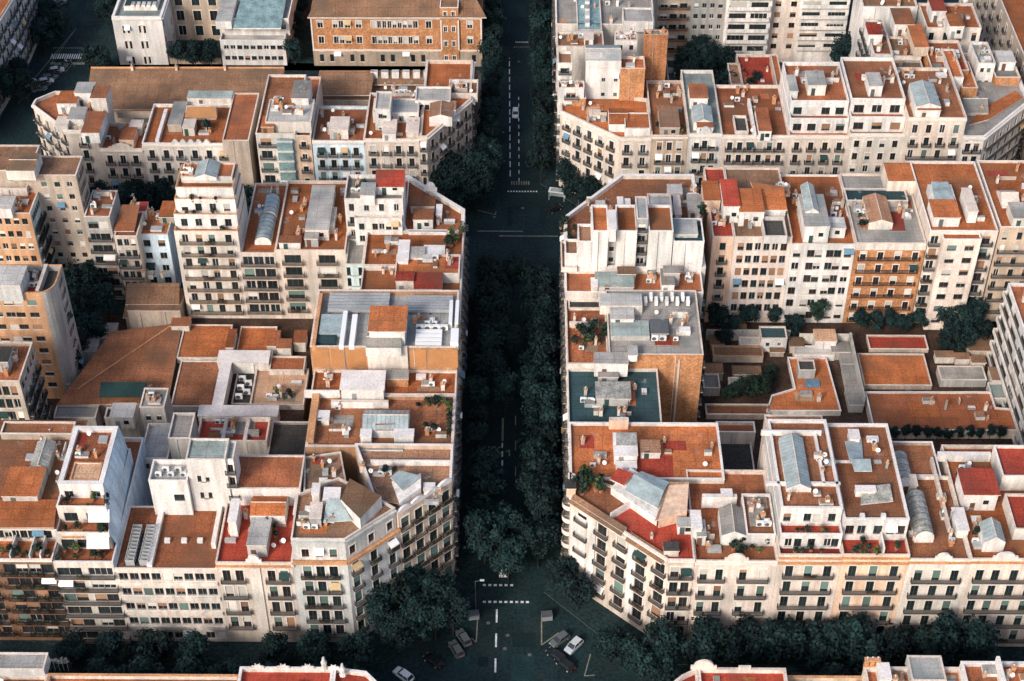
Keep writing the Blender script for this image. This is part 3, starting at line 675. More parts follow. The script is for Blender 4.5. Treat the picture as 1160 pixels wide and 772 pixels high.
vduct(361,388,356,378,1.2,'glass_roof_light','glasslt'); vduct(384,389,352,391,1.6); vduct(395,401,356,391,1.6); vduct(508,512,340,366,1.4); vduct(515,519,340,366,1.4); vduct(510,519,372,388,2.0)
vduct(358,380,378,388,.9,'skylight','rt'); wallbox(b, RZ(353,357,391,332,zC+.6), zr, zC+.6, 'copingo', name='party_wall')
q = RZ(440,470,378,350,zr)
for i in range(4): ac(b, q[1][0]+1+i*1.6, q[0][1]+1, zr, 1.5)
clutter(b, RZ(465,505,372,355,zr), zr, 2, 2, 2, 0)

b = bld('apartment_building', 'patchwork orange terrace building north of the grey duct roof', 'patchwork orange terrace building')
zD = 26.0; yE = PT(480, 262, zD)[1]; xd = PT(409, 320, zD)[0]
zr = V(b, rect(xd, yD, XL, yE), 0, zD, 'cream', 'ro', par=.7, fac={1: F(None, 6, bal='s')})
V(b, rect(PT(447,325,zD)[0], PT(480,318,zD)[1], XL-.4, PT(480,296,zD)[1]), zr, zD+1.8, 'offw', 'ro', par=.4)
hut(b, RZ(469,500,326,308,zD+2.4), zr, 2.6, 'white', 'rr', 's'); hut(b, RZ(448,468,316,306,zD+3.2), zr, 3.2, 'offw', 'rr', 's'); 
hut(b, RZ(450,462,293,270,zD+3), zr, 3.0, 'white', 'copingw', None); hut(b, RZ(462,480,288,276,zD+3), zr, 2.6, 'white', 'rg', 's'); hut(b, RZ(480,503,286,276,zD+2), zr, 2.0, 'white', 'copingw', 's')
wallbox(b, RZ(455,524,295,293,zD), zr, zD+.9, 'offw', 'coping', 'terrace_divider'); wallbox(b, RZ(412,450,304,302,zD), zr, zD+.6, 'offw', 'coping', 'terrace_divider')
for i in range(8): plant(b, *PT(506+random.uniform(0,18), 264+random.uniform(0,18), zr), zr, random.uniform(1,2))
clutter(b, RZ(412,448,318,268,zr), zr, 3, 2, 1, 1); clutter(b, RZ(470,522,306,290,zD+1.4), zD+1.4, 3, 2, 1, 1)

b = bld('corner_building', 'orange roofed corner building with thick white parapet at the far left chamfer', 'far left corner building', 'building')
zE = 25.2
c0 = PT(533, 240, zE); c1 = PT(463, 205, zE)
poly = [(PT(458,262,zE)[0], yE), (XL, yE), (XL, c0[1]), (c1[0], YN), (PT(440,205,zE)[0], YN)]
zr = V(b, poly, 0, zE+.6, 'offw', 'rd', par=1.2, cw=.7, cop='copingw', fac={1: F(None, 6, bal='s')})
hut(b, RZ(468,490,248,236,zE+2.6), zr, 2.8, 'white', 'rb', 's', win=True); hut(b, RZ(465,492,233,222,zE+1.6), zr, 1.8, 'offw', 'rb', None)
hut(b, RZ(494,500,242,230,zE+2), zr, 2.0, 'white', 'copingw', None)
q = RZ(489,502,212,205,zE); crest(b, (c0[0]+c1[0])/2-2, (c0[1]+YN)/2+.4, zE+.6, 3.0, 2.4)
wallbox(b, RZ(463,506,267,264,zE), zr, zr+1.5, 'white', 'copingw', 'terrace_divider')
clutter(b, RZ(470,522,258,250,zr), zr, 2, 1, 1, 1)

# --- north row, seen from behind
b = bld('apartment_building', 'tall white apartment block with stacked rear balconies and orange terrace bands', 'tall white balcony block')
P, z = FR(199, 271, 262, YB, 294.2, 275)
V(b, P, 4, z, 'offw', 'rd', par=.9, cop='copingo', fac={0: F(None, 7, w=1.35, h=2.1, fh=3.3, top=1.0, bal='c', st='b', cols=[.16,.38,.58,.84], plants=.5, bd=1.1, balm='sand', blind=.4)})
for k, (dy, dz) in enumerate(((1.8,3.1),(3.4,6.0),(4.6,8.2))):
    zt = V(b, rect(P[0][0]+.3*k+.1, YB+dy, P[1][0]-.3*k-.1, 294), z-.9 if k == 0 else z+(3.1,6.0,8.2)[k-1]-.9, z+dz, 'white', 'rd', par=.9, cop='copingo', fac={0: F(None, 1, w=1.4, h=2.0, top=1.2, bal=None, st='b', cols=[.15,.38,.62,.85])})
    for i in range(3): plant(b, random.uniform(P[0][0]+2,P[1][0]-2), YB+dy-1.0, z+(0,3.1,6.0)[k]-.9, random.uniform(.7,1.2))
V(b, rect(P[0][0]+1.5, YB+7.4, P[1][0]-1.2, 293.6), z+7.3, z+8.9, 'offw', 'ro', par=.2, cop='coping')
gable(b, rect(P[0][0]+4.6, YB+6.4, P[0][0]+9.4, 293), z+8.7, .8, .9, 'y', 'white', 'glasslt')
clutter(b, rect(P[0][0]+1, YB+8, P[0][0]+5, 293), z+8.7, 2, 2, 1, 1)

b = bld('apartment_building', 'narrow building with dark glazed rear galleries beside the tall white block', 'narrow dark gallery building')
P, z = FR(272, 311, 287, YB, YN, 282)
zr = V(b, P, 4, z, 'cream', 'ro', par=.5, fac={0: F(3, 6, w=2.1, h=2.3, fh=3.4, top=1.0, bal='c', m=.3, st='b', blind=.25, bd=.9, balm='sand')})
barrel(b, rect(P[0][0]+2.6, YB+3.5, P[0][0]+6.2, YB+12), zr, .8, 1.4, 'glasslt'); barrel(b, rect(P[0][0]+3.2, YB+12.5, P[0][0]+6.4, YB+19), zr, 1.2, 1.4, 'glasslt')
clutter(b, rect(P[0][0]+.5, YB+13, P[1][0]-.5, YN-1), zr, 4, 2, 2, 1)
b = bld('apartment_building', 'cream building with two stacks of enclosed balconies and a long grey rooftop house', 'cream twin balcony building')
P, z = FR(311, 391, 284, YB, YN, 282); P[0] = (P[0][0]+.03, YB)
zr = V(b, P, 4, z, 'cream', 'ro', par=.7, fac={0: F(None, 6, w=3.6, h=2.2, fh=3.4, top=1.3, bal='s', st='b', cols=[.24,.73], blind=.5, bd=1.0, balm='sand', plants=.4)})
hut(b, RZ(346,372,262,212,zr+2.6), zr, 2.8, 'offw', 'rw', 's', win=True); hut(b, RZ(362,378,258,236,zr+1.8), zr, 1.8, 'offw', 'rw', None); hut(b, RZ(345,360,272,260,zr+2), zr, 2.2, 'greyw', 'rg', 's')
hut(b, RZ(316,340,276,268,zr+1.6), zr, 1.6, 'white', 'rb', 's'); clutter(b, rect(P[0][0]+1, YB+2, P[0][0]+8, YN-2), zr, 5, 3, 2, 2); clutter(b, rect(P[1][0]-5, YB+2, P[1][0]-1, YN-2), zr, 4, 2, 0, 1)
b = bld('apartment_building', 'white two tier rear terrace building with a sloping red rooftop hut', 'white building with red roof hut')
zz = 33.4; P, z = FR(391, 457, 226, 286.5, 295.5, 240)
V(b, P, 4, z, 'white', 'rg', par=.9, cop='coping', fac={0: F(4, 3, w=1.1, h=1.9, fh=3.5, top=1.3, bal='-c', st='b', blind=.3)})
V(b, rect(P[0][0]+2, 285.2, P[1][0]-.3, 286.45), 4, z-4.2, 'white', 'rw', par=.8, fac={0: F(6, 2, w=1.2, h=1.7, fh=3.3, bal=None, st='b')})
V(b, rect(P[0][0], 295.55, P[1][0], YN), 0, 25, 'offw', 'rd', par=.6)
hut(b, RZ(425,457,208,194,z+2.2), z-.9, 3.2, 'white', 'rr', 's', tilt=1.2, win=True); hut(b, RZ(408,424,222,208,z+1.6), z-.9, 2.5, 'white', 'rw', None)
clutter(b, RZ(395,420,222,205,z-.9), z-.9, 3, 2, 2, 1, 3)
V(b, RZ(391,411,300,268,23), 4, 23, 'tealw', 'rg', par=.6, fac={0: F(3, 6, w=1.7, h=2.3, fh=3.0, top=.8, bal=None, m=.2, st='b', blind=.1)})

# --- west row, seen across the courtyard
b = bld('apartment_building', 'large plain beige block with brown tiled roof and roof hut near the left edge', 'large plain beige block')
zz = 34.0; q = RZ(34,86,199,177,zz)
V(b, q, 0, zz, 'beige', 'rm', par=.3, fac={0: F(None, 8, w=1.2, h=1.3, fh=3.3, top=1.8, bal=None, st='b', cols=[.26,.55,.82], blind=.5), 1: F(6, 8, w=.9, h=1.6, fh=3.3, bal=None, st='b')})
V(b, rect(q[0][0]-26, q[0][1]+.5, q[0][0], q[2][1]+3), 0, zz+.8, 'beige', 'rm', par=.3, fac={0: F(8, 8, w=1.1, h=1.4, bal=None, st='b')})
gable(b, RZ(6,38,192,172,zz+3), zz, 2.6, .5, 'x', 'offw', 'rm', bars=False, name='stair_hut')
V(b, RZ(-40,30,214,201,31), 0, 31, 'offw', 'rw', par=.8)
clutter(b, rect(q[0][0]-20, q[0][1]+1, q[0][0]+2, q[2][1]), zz, 4, 3, 2, 1)
b = bld('apartment_building', 'orange roofed building with pale blue green gable wall at the left edge', 'orange building with blue green gable')
zz = 29.5; q = RZ(-50,34,242,216,zz)
V(b, q, 0, zz, 'orangew', 'ro', par=.5, em={1:'tealw'}, fac={0: F(8, 7, w=1.2, h=1.6, bal=None, st='b'), 1: F(5, 7, w=1.3, h=1.6, fh=3.4, bal='-s', st='b')})
hut(b, RZ(-20,12,236,222,zz+2.2), zz-.5, 2.4, 'white', 'rw', 's'); clutter(b, rect(q[1][0]-16, q[1][1]+1, q[1][0]-1, q[2][1]-1), zz-.5, 3, 3, 2, 1)
b = bld('apartment_building', 'narrow grey building with an orange sloped roof strip behind the courtyard trees', 'narrow grey courtyard building')
zz = 24; q = RZ(95,124,246,216,zz)
V(b, q, 0, zz, 'greyb', 'rd', par=.3, fac={0: F(2, 7, w=2.2, h=1.9, fh=3.3, bal='-c', st='b', m=.6, blind=.4)})
clutter(b, q, zz-.3, 3, 2, 1, 1)
b = bld('apartment_building', 'small beige rear house with arched ground floor windows behind the courtyard', 'small beige rear house', 'house')
zz = 20; q = RZ(129,155,268,240,zz)
V(b, q, 0, zz, 'cream', 'rd', par=.3, fac={0: F(3, 6, w=1.1, h=1.9, fh=3.1, top=.8, bal='-c', st='b', m=.5)})
slab(b, 'tiled_roof', [(129,262),(152,262),(158,232),(138,232)], [zz+.2,zz+.2,zz+3,zz+3], 'rd')
clutter(b, RZ(140,155,240,228,zz), zz-.1, 2, 1, 0, 0)
b = bld('low_house', 'low white screen wall house with tiled roof beside the small beige rear house', 'low white screen house', 'house')
zz = 18; q = RZ(156,190,266,240,zz)
V(b, q, 0, zz, 'bluew', 'ro', par=.3, fac={0: F(2, 5, w=1.6, h=1.8, fh=3.6, top=1.6, bal=None, st='b')})
hut(b, RZ(152,165,240,230,zz+2), zz-.3, 2.4, 'white', 'rr', 's'); hut(b, RZ(180,200,248,230,zz+1), zz-.3, 1.6, 'beige', 'ro', 's'); clutter(b, q, zz-.3, 2, 1, 1, 1)
b = bld('apartment_tower', 'orange apartment tower with rounded pale side wall at the left edge', 'orange apartment tower', 'apartment tower')
zz = 30; q = RZ(-30,42,332,300,zz); (x0, y0), (x1, y1) = q[0], q[2]
cur = [(x1+3.2*math.sin(math.pi/2*k/6)*1.0, y0+3.6*(1-math.cos(math.pi/2*k/6))) for k in range(7)]
V(b, [(x0,y0)]+cur+[(cur[-1][0],y1),(x0,y1)], 0, zz, 'greyb', 'rk', par=1.5, cop='copingo', em={0:'orangew', 1:'orangew'}, fac={0: F(None, 8, w=1.9, h=1.3, fh=3.3, top=2.0, bal=None, st='b', cols=[.3,.5,.66,.88], blind=.5), 7: F(5, 8, w=.8, h=1.5, fh=3.3, bal=None, st='b')})
hut(b, RZ(-10,22,322,300,zz+3), zz-1.5, 4.0, 'lgrey', 'rw', None); wallbox(b, RZ(40,44,330,300,zz), zz-1.5, zz+.2, 'greyb', 'coping', 'terrace_divider')
clutter(b, rect(x1-6, y0+1, x1, y1-1), zz-1.5, 4, 2, 3, 1)
b = bld('apartment_building', 'dark roofed building with pale flank wall in front of the orange tower', 'dark roofed left edge building')
zz = 26; q = RZ(-60,22,432,388,zz)
V(b, q, 0, zz, 'beige', 'rd', par=.8, fac={1: F(5, 6, w=1.2, h=1.7, bal='-s', st='b', plants=.5), 0: F(8, 6, bal=None, st='b')})
hut(b, RZ(-30,8,408,392,zz+2.4), zz-.8, 2.6, 'greyw', 'rk', 's'); clutter(b, q, zz-.8, 4, 3, 2, 1)

# --- courtyard buildings
b = bld('low_house', 'low courtyard house with two tiers of brown tiled roof', 'brown tiled courtyard house', 'house')
zz = 6.0; q = RZ(140,198,360,330,zz)
V(b, rect(q[0][0], q[0][1]+1.0, q[1][0], q[2][1]), 0, zz, 'beige', 'rm', par=0, fac={0: F(6, 1, w=1.3, h=2.6, top=.5, bal=None, st='b')})
slab(b, 'tiled_roof', [(139,360),(199,358),(201,344),(142,345)], [zz+.3,zz+.3,zz+1.9,zz+1.9], 'rm')
V(b, RZ(143,203,347,322,zz+5), 0, zz+3.6, 'beige', 'rm', par=0)
slab(b, 'tiled_roof', [(142,345),(203,345),(203,321),(144,321)], [zz+3.9,zz+3.9,zz+6.4,zz+6.4], 'rm')
clutter(b, RZ(150,198,335,325,zz), zz+4.6, 2, 1, 0, 0)
b = bld('workshop_building', 'wide workshop with brown tiled roof split by a diagonal ridge line', 'wide brown workshop', 'workshop')
zz = 7
V(b, PZ([(66,457),(188,457),(206,372),(128,376)], zz-1), 0, zz-1.2, 'beige', 'rb', par=0)
slab(b, 'tiled_roof', [(64,459),(190,457),(206,368),(197,367),(126,376)], [zz-.6]*5, 'rb', .3)
a0 = PT(88,441,zz-.5); a1 = PT(197,367,zz-.5); mb = MB(); mb.tube((*a0,zz-.5),(*a1,zz-.5),.22,.22,'copingo',5); mb.build('ridge_tiles', b.root)
b = bld('low_roof_annex', 'low annex with flat orange roof and white edge north of the white L wall', 'orange flat annex', 'annex')
zz = 6.2; V(b, RZ(200,256,406,368,zz), 0, zz, 'offw', 'ro', par=.15, cop='coping'); V(b, RZ(266,308,402,368,zz), 0, zz-.6, 'offw', 'ro', par=.2, cop='coping')
b2 = bld('low_roof_annex', 'low annex with square brown orange roof beside the diagonal ridge workshop', 'brown square annex', 'annex')
V(b2, RZ(193,244,461,409,zz), 0, zz, 'offw', 'rb', par=.15, cop='coping')
b = bld('passage_building', 'white L shaped passage roof around a sandy courtyard terrace', 'white L passage', 'passage')
zz = 8.0
V(b, RZ(246,304,411,398,zz), 0, zz, 'white', 'copingw', par=0); V(b, RZ(240,252,462,411.5,zz), 0, zz-.03, 'white', 'copingw', par=0); V(b, RZ(224,314,472,460,zz), 0, zz-.06, 'white', 'copingw', par=0)
V(b, RZ(283,344,459,418,zz-2), 0, zz-2, 'offw', 'rs', par=.4); V(b, RZ(304,344,416,400,zz), 0, zz-1, 'offw', 'rd', par=.3)
V(b, RZ(262,284,458,414,zz-3), 0, zz-3, 'offw', 'rk', par=.2)
q = RZ(264,282,455,425,zz-3)
for i in range(5): ac(b, q[0][0]+1.2+(i%2)*1.5, q[0][1]+1+i*1.4, zz-3.2, 1.5)
clutter(b, RZ(300,340,455,425,zz-2), zz-2.4, 2, 1, 2, 1, 4)
b = bld('courtyard_shed', 'row of red floored patios with white dividers behind the red terrace building', 'red patio row', 'patio building')
zz = 14
V(b, RZ(222,302,500,473,zz), 0, zz, 'offw', 'rr', par=1.0, cop='coping')
for x in (250, 275): p = RZ(x,x+4,499,474,zz); wallbox(b, p, zz-1, zz+.1, 'white', 'coping', 'divider_wall')
V(b, RZ(302,345,520,478,12), 0, 12, 'greyb', 'rk', par=.6); clutter(b, RZ(225,300,498,476,zz-1), zz-1, 3, 2, 2, 1)  # second box: dark roof colour stands in for courtyard shade
b = bld('awning_shelter', 'dark green canvas awning over the courtyard by the grey hut', 'green awning', 'awning')
slab(b, 'canopy', [(112,450),(160,450),(166,433),(114,433)], [9.5,9.5,10.3,10.3], 'awngreen', .1, 'awngreen')
mb = MB()
for x, y in ((113,449),(159,449),(165,434),(115,434)): p = PT(x, y, 9.3); mb.tube((*p,0),(*p,9.6),.08,.08,'metaldk',6)
mb.build('post', b.root)
b = bld('low_house', 'little white roof cabin with dark window in the left courtyard', 'little white cabin', 'house')
zz = 13; V(b, RZ(118,155,474,462,zz-2), 0, zz-2, 'offw', 'rk', par=.4); hut(b, RZ(124,150,472,456,zz+1), zz-2.4, 3.0, 'white', 'rw', 's', win=True)
b = bld('courtyard_shed', 'weathered grey concrete hut rising beside the green awning', 'grey concrete hut', 'hut')
V(b, RZ(158,186,462,440,17), 0, 17, 'greyb', 'rg', par=.2, fac={0: F(2, 1, w=1, h=1.6, top=2, bal=None, st='b')}); clutter(b, RZ(160,184,460,444,17), 16.8, 2, 1, 1, 0)
b = bld('courtyard_shed', 'long low wall shed with pale roof in the dark left courtyard', 'long pale shed', 'shed')
V(b, RZ(60,108,474,460,6), 0, 6, 'greyb', 'rg', par=.2)

# small things that crowd the left courtyard
def shed(px, py, w, dpt, h, rm, wm, label, group):
    b = bld('courtyard_shed', label, 'courtyard shed', 'shed', group); x, y = PT(px, py, h); V(b, rect(x-w/2, y-dpt/2, x+w/2, y+dpt/2), 0, h, wm, rm, par=0, eave=.15)
for px, py, w, dp, h in ((98,392,5,4,4),(112,378,4,3,3.5),(70,430,4,3,4),(125,372,3,3,4.5),(90,362,3.5,3,3)): shed(px, py, w, dp, h, 'rg', 'greyb', 'small grey roofed shed among the dark trees of the left courtyard', 'grey sheds of the left courtyard')
for px, py, w, dp, h in ((205,365,4,3,7.5),(262,384,1.6,6,7.4),(310,384,2.4,5,7),(322,390,3,3,7.6),(340,382,2.6,4,7.2)): shed(px, py, w, dp, h, 'rd', 'offw', 'small orange roofed lean-to at the foot of the tall white balcony blocks', 'orange lean-tos below the white balcony blocks')

def platform(x0, y0, x1, y1, z):
    mb = MB(); mb.prism(rect(x0,y0,x1,y1), 0, z, 'earth', bottom=False); o = mb.build('courtyard_ground'); o['kind'] = 'structure'
PLX0 = PT(200, 400, 4.6)[0]
platform(PLX0, 227, -44, 282.5, 4.6)
# ================================================================ RIGHT BLOCK
b = bld('corner_building', 'cream corner building with red roof and many balconies at the near right chamfer', 'cream corner building', 'building')
zc = 24.0
k0 = UY(757, 634, YS); cX = k0[0]; e0 = (XR, 208.6)
X1 = UY(787, 636, YS)[0]
ch = F(5, 6, w=2.1, h=2.8, fh=4.15, top=1.9, bal='s', m=.8, fr='fbrown', plants=.4, blind=.4, cols=[.13,.34,.54,.74,.93])
poly = [e0, (cX, YS), (X1, YS), (X1, PT(770,578,zc)[1]), (XR, PT(700,536,zc)[1])]
zr = V(b, poly, 0, zc, 'cream', 'rr', par=.5, cop='coping', fac={0: ch, 1: F(2, 6, w=1.5, h=2.8, fh=4.15, top=1.9, bal='s', m=.6), 4: F(None, 6, w=1.3, h=2.3, fh=3.5, bal='s', bd=1.0)}, corn=[(-.35,.35,.35,'trim')])
# tiled eave bands along the chamfer and two bays proud of it
d = Vector((cX-e0[0], YS-e0[1])); L = d.length; d.normalize(); nn = Vector((d.y,-d.x))
def along(u, o, z): p = Vector(e0)+d*u+nn*o; return (p.x, p.y, z)
for u0, u1, dz in ((.3, L*.56, .35), (L*.60, L*.97, -.05)):
    mb = MB(); mb.slab([along(u0,1.0,zc+dz-.7), along(u1,1.0,zc+dz-.7), along(u1,-.75,zc+dz+.15), along(u0,-.75,zc+dz+.15)], .3, 'rm', 'coping'); mb.build('tiled_eave', b.root)
for u0, u1, m in ((L*.20, L*.28, 'white'), (L*.62,L*.70,'white')):
    a = along(u0, 0, 0); c = along(u1, 0, 0); edge_box(b.root, 'pilaster', a[:2], c[:2], 3, zc-1.5, .3, m)
u0, u1 = L*.02, L*.18; edge_box(b.root, 'wall', along(u0,0,0)[:2], along(u1,0,0)[:2], 2, zc-3.4, .2, 'white')
a = along(L*.98, -1.4, 0); hut(b, rect(a[0]-1.3, a[1]-.2, a[0]+1.3, a[1]+1.8), zr, 1.5, 'cream', 'rk', 'e', name='turret')
for k in range(5):                          # round corner balconies on the avenue corner
    zz = zc - 4.6 - 3.5*k; mb = MB(); n = 10
    ring = [(XR+.1-1.5*math.sin(math.pi*i/n), 211.0-1.5*math.cos(math.pi*i/n)) for i in range(n+1)]
    mb.prism(ccw(ring), zz-.2, zz, 'trim'); o = mb.build('balcony', b.root); WL[o.name] = wl(b.root); q = MB()
    for i in range(n):
        p0, p1 = ring[i], ring[i+1]; q.face([(*p0,zz),(*p1,zz),(*p1,zz+.95),(*p0,zz+.95)], 'trim'); 
    q.build('railing', o, off=wl(b.root))
slab(b, 'glass_roof', [(708,556),(745,576),(752,556),(718,537)], [zr+2.3,zr+2.3,zr+3.2,zr+3.2], 'glasslt', .15, 'white')
slab(b, 'glass_roof', [(719,537),(752,556),(758,546),(727,534)], [zr+3.1,zr+3.1,zr+2.3,zr+2.3], 'glasslt', .15, 'white')
wallbox(b, PZ([(692,554),(744,590),(757,556),(714,532)], zr+1.5), zr, zr+1.9, 'white', name='penthouse')
slab(b, 'tiled_roof', [(691,543),(706,550),(718,537),(700,530)], [zr+2.7]*4, 'rr', .25)
slab(b, 'tiled_roof', [(742,590),(778,580),(781,546),(758,546)], [zr+2.3]*4, 'rs', .25)
wallbox(b, PZ([(746,590),(778,582),(780,550),(758,552)], zr+2.0), zr, zr+2.5, 'peach', name='penthouse')
hut(b, RZ(768,785,598,588,zr+1.8), zr, 2.0, 'white', 'rw', 's', win=True); hut(b, RZ(784,795,600,580,zr+2.6), zr, 2.8, 'white', 'copingw', None)
wallbox(b, PZ([(691,584),(714,570),(715,572),(692,586)], zr+.8), zr, zr+1.5, 'white', 'coping', 'terrace_divider')
slab(b, 'terrace_floor', [(652,560),(692,586),(712,570),(690,545),(654,540)], [zr+.05]*5, 'rb', .04)
for i in range(14): plant(b, *PT(random.uniform(652,682), random.uniform(540,562), zr), zr, random.uniform(1.0,2.2))
hut(b, RZ(642,652,556,546,zr+1.8), zr, 2.2, 'peach', 'rk', None)
chimney(b, *PT(738,610,zr), zr, .9, .5)

b = bld('apartment_building', 'pink cream building with round topped crest and a grey gabled roof house', 'pink building with round crest')
P, z = FR(787, 881, 636, YS, 216, 638); XQ0, XQ1 = P[0][0], P[1][0]
zr = V(b, P, 0, z, 'pinkc', 'rd', par=.9, fac={0: F(None, 5, w=1.3, h=3.0, fh=4.5, top=2.2, bal='p', cols=[.12,.31,.60,.84], fr='fgreen', blind=.5)}, corn=CORN)
crest(b, XQ0+(XQ1-XQ0)*.5, YS, z+.1, 4.2, 1.7, 'pinkc')
gable(b, RZ(818,846,604,573,z+2.4), zr, 2.6, 1.1, 'y', 'white', 'rg', bars=False, name='roof_house')
V(b, RZ(846,879,606,560,z+2.2), zr, z+2.2, 'white', 'rb', par=.5, cop='copingw')
hut(b, RZ(790,800,606,588,z+2), zr, 2.4, 'white', 'rw', 's'); hut(b, RZ(818,830,560,552,z+3), zr, 3.2, 'white', 'copingw', None)
wallbox(b, RZ(795,834,572,568,z), zr, z+2.0, 'white', 'copingw', 'terrace_divider')
for i in range(10): plant(b, *PT(random.uniform(822,870), random.uniform(616,630), zr), zr, random.uniform(.8,1.5))
clutter(b, RZ(848,878,602,562,z+1.7), z+1.7, 5, 2, 2, 2); clutter(b, RZ(793,816,628,600,zr), zr, 3, 1, 1, 1)
gable(b, RZ(884,916,553,490,33.4), 31.6, 1.4, 1.5, 'y', 'white', 'glasslt') if False else None
def south(x0, x1, ycor, label, short, wm, n, pent=None, roofm='rb', back=222, **k):
    b = bld('apartment_building', label, short); P, z = FR(x0, x1, ycor, YS, back, 638); P[0] = (P[0][0]+.02, YS)
    fk = dict(w=1.4, h=2.9, fh=4.2, top=2.9, bal='c', m=1.5, fr='fgreen', blind=.35, plants=.45, bl='blindg'); fk.update(k)
    zr = V(b, P, 0, z, wm, roofm, par=.8, fac={0: F(n, 6, **fk)}, corn=CORNO)
    return b, P, z, zr
b, P, z, zr = south(881, 953, 629, 'cream building with white penthouse and tall grey west wall', 'cream penthouse building', 'cream', 3, roofm='rr', back=221)
zp = 32.2; (x0, y0), (x1, y1) = P[0], P[2]
edge_box(b.root, 'cornice', (x0,YS), (x1,YS), z-2.1, z-1.8, .5, 'copingo')
V(b, rect(x0+.15, YS+2.2, x1-.1, y1), zr, z+3.0, 'white', 'rr', par=.9, cop='copingw', em={3:'lgrey'}, fac={0: F(None, 1, w=1.3, h=2.1, top=1.2, bal=None, st='b', cols=[.15,.3,.52,.78,.9])})
zt = V(b, rect(x0+.2, YS+5.0, x1-.15, y1), z+2.1, zp, 'white', 'rb', par=.6, cop='copingw', cw=.4, em={3:'lgrey'}, fac={0: F(None, 1, w=1.3, h=2.0, top=1.4, bal=None, st='b', cols=[.12,.45,.6,.85])})
gable(b, RZ(892,920,549,492,zt+2), zt, .9, 1.3, 'y', 'white', 'glasslt'); 
wallbox(b, RZ(868,952,549,546.5,zt+.5), zt, zt+.7, 'white', 'copingw', 'terrace_divider'); wallbox(b, RZ(932,935,548,492,zt+.5), zt, zt+.7, 'white', 'copingw', 'terrace_divider'); wallbox(b, RZ(862,930,494,492,zt), zt, zt+1.1, 'white', 'copingw', 'terrace_divider')
V(b, rect(x0+.2, y1+.05, x0+11, y1+3.2), 0, zp-2, 'beige', 'rb', par=.3); clutter(b, RZ(925,948,540,500,zt), zt, 2, 2, 1, 2); clutter(b, RZ(885,948,575,555,zt), zt, 2, 1, 0, 1)
for i in range(5): plant(b, random.uniform(x0+1,x1-1), YS+random.uniform(2.9,4.2), z+2.1, random.uniform(.7,1.3))
for i in range(4): plant(b, random.uniform(x0+1,x1-1), YS+random.uniform(.7,1.8), zr, random.uniform(.7,1.3))
b, P, z, zr = south(953, 1029, 629, 'peach balcony building with brown penthouse roof and slanted glass skylights', 'peach building with slanted skylights', 'peach', 3, roofm='rr', back=222)
(x0, y0), (x1, y1) = P[0], P[2]
edge_box(b.root, 'cornice', (x0,YS), (x1,YS), z-2.1, z-1.8, .5, 'copingo')
zt = V(b, rect(x0+.1, YS+4.2, x1-.1, y1), zr, z+4.6, 'white', 'rb', par=.5, cop='copingw', cw=.4, fac={0: F(None, 1, w=1.5, h=2.2, top=1.6, bal=None, st='b', cols=[.12,.3,.55,.75,.9])})
slab(b, 'glass_roof', [(963,524),(978,520),(976,498),(957,500)], [zt+1.6,zt+.5,zt+.5,zt+1.6], 'glasslt', .15, 'white'); slab(b, 'glass_roof', [(968,534),(988,534),(986,520),(964,520)], [zt+1.2,zt+1.2,zt+1.6,zt+1.6], 'glasslt', .15, 'white')
slab(b, 'glass_roof', [(975,572),(1012,568),(1008,548),(976,552)], [zt+.4,zt+.4,zt+1.3,zt+1.3], 'glassold', .15, 'white')
hut(b, RZ(963,974,498,488,zt+1.5), zt, 1.6, 'white', 'copingw', None); wallbox(b, RZ(942,970,525,523.6,zt), zt, zt+.5, 'white', 'copingw', 'terrace_divider'); hut(b, RZ(970,992,558,552,zt+1.2), zt, 1.4, 'white', 'copingw', None)
for xx in (977, 1001): p = PT(xx, 584, zt+1); wallbox(b, rect(p[0]-.4,p[1]-.4,p[0]+.4,p[1]+.4), zt, zt+1.2, 'white', 'copingw', 'chimney')
x = (x0+x1)/2; wallbox(b, rect(x+1.1, YS+.4, x+1.4, YS+4.2), zr, zr+2.2, 'white', 'copingw', 'terrace_divider')
for i in range(8): plant(b, random.uniform(x0+1,x1-1), YS+random.uniform(.7,3.6), zr, random.uniform(.8,1.5))
clutter(b, rect(x0+6,YS+12,x1-1,y1-1), zt, 2, 2, 1, 1)
b, P, z, zr = south(1029, 1099, 634, 'white arched attic building with two grey vaulted skylights on a brown roof', 'building with grey vaulted skylights', 'offw', 3, roofm='rb', back=214)
(x0, y0), (x1, y1) = P[0], P[2]; crest(b, (x0+x1)/2+.6, YS, z+.1, 3.0, 1.4)
barrel(b, RZ(1038,1060,603,556,z+2), zr, 1.2, 1.9, 'glassold'); 
clutter(b, RZ(1070,1090,625,560,zr), zr, 3, 2, 1, 1); clutter(b, RZ(1032,1040,620,600,zr), zr, 1, 1, 0, 0)
V(b, rect(PT(1000,500,z)[0]-1.5, 214.02, x1-1.5, 223), 0, z, 'beige', 'rb', par=.8, cop='copingw')
barrel(b, RZ(1016,1036,540,510,z+2), zr, 1.0, 1.6, 'glassold'); hut(b, RZ(1022,1040,548,536,z+2), zr, 2.2, 'offw', 'coping', 's')
b, P, z, zr = south(1099, 1240, 634, 'cream balcony building with bright red roof hut at the right edge of the photo', 'red hut building at right edge', 'cream', 7, roofm='ro', back=222, cols=[.1,.23,.38,.53,.66,.8,.93])
(x0, y0), (x1, y1) = P[0], P[2]; crest(b, x0+6, YS, z+.1, 4.4, 1.6)
hut(b, RZ(1094,1132,558,530,z+4), zr, 4.2, 'white', 'rr', 's', ov=.3, win=True); gable(b, RZ(1116,1140,612,590,z+2.4), zr, 2.6, 1.4, 'y', 'white', 'glasslt')
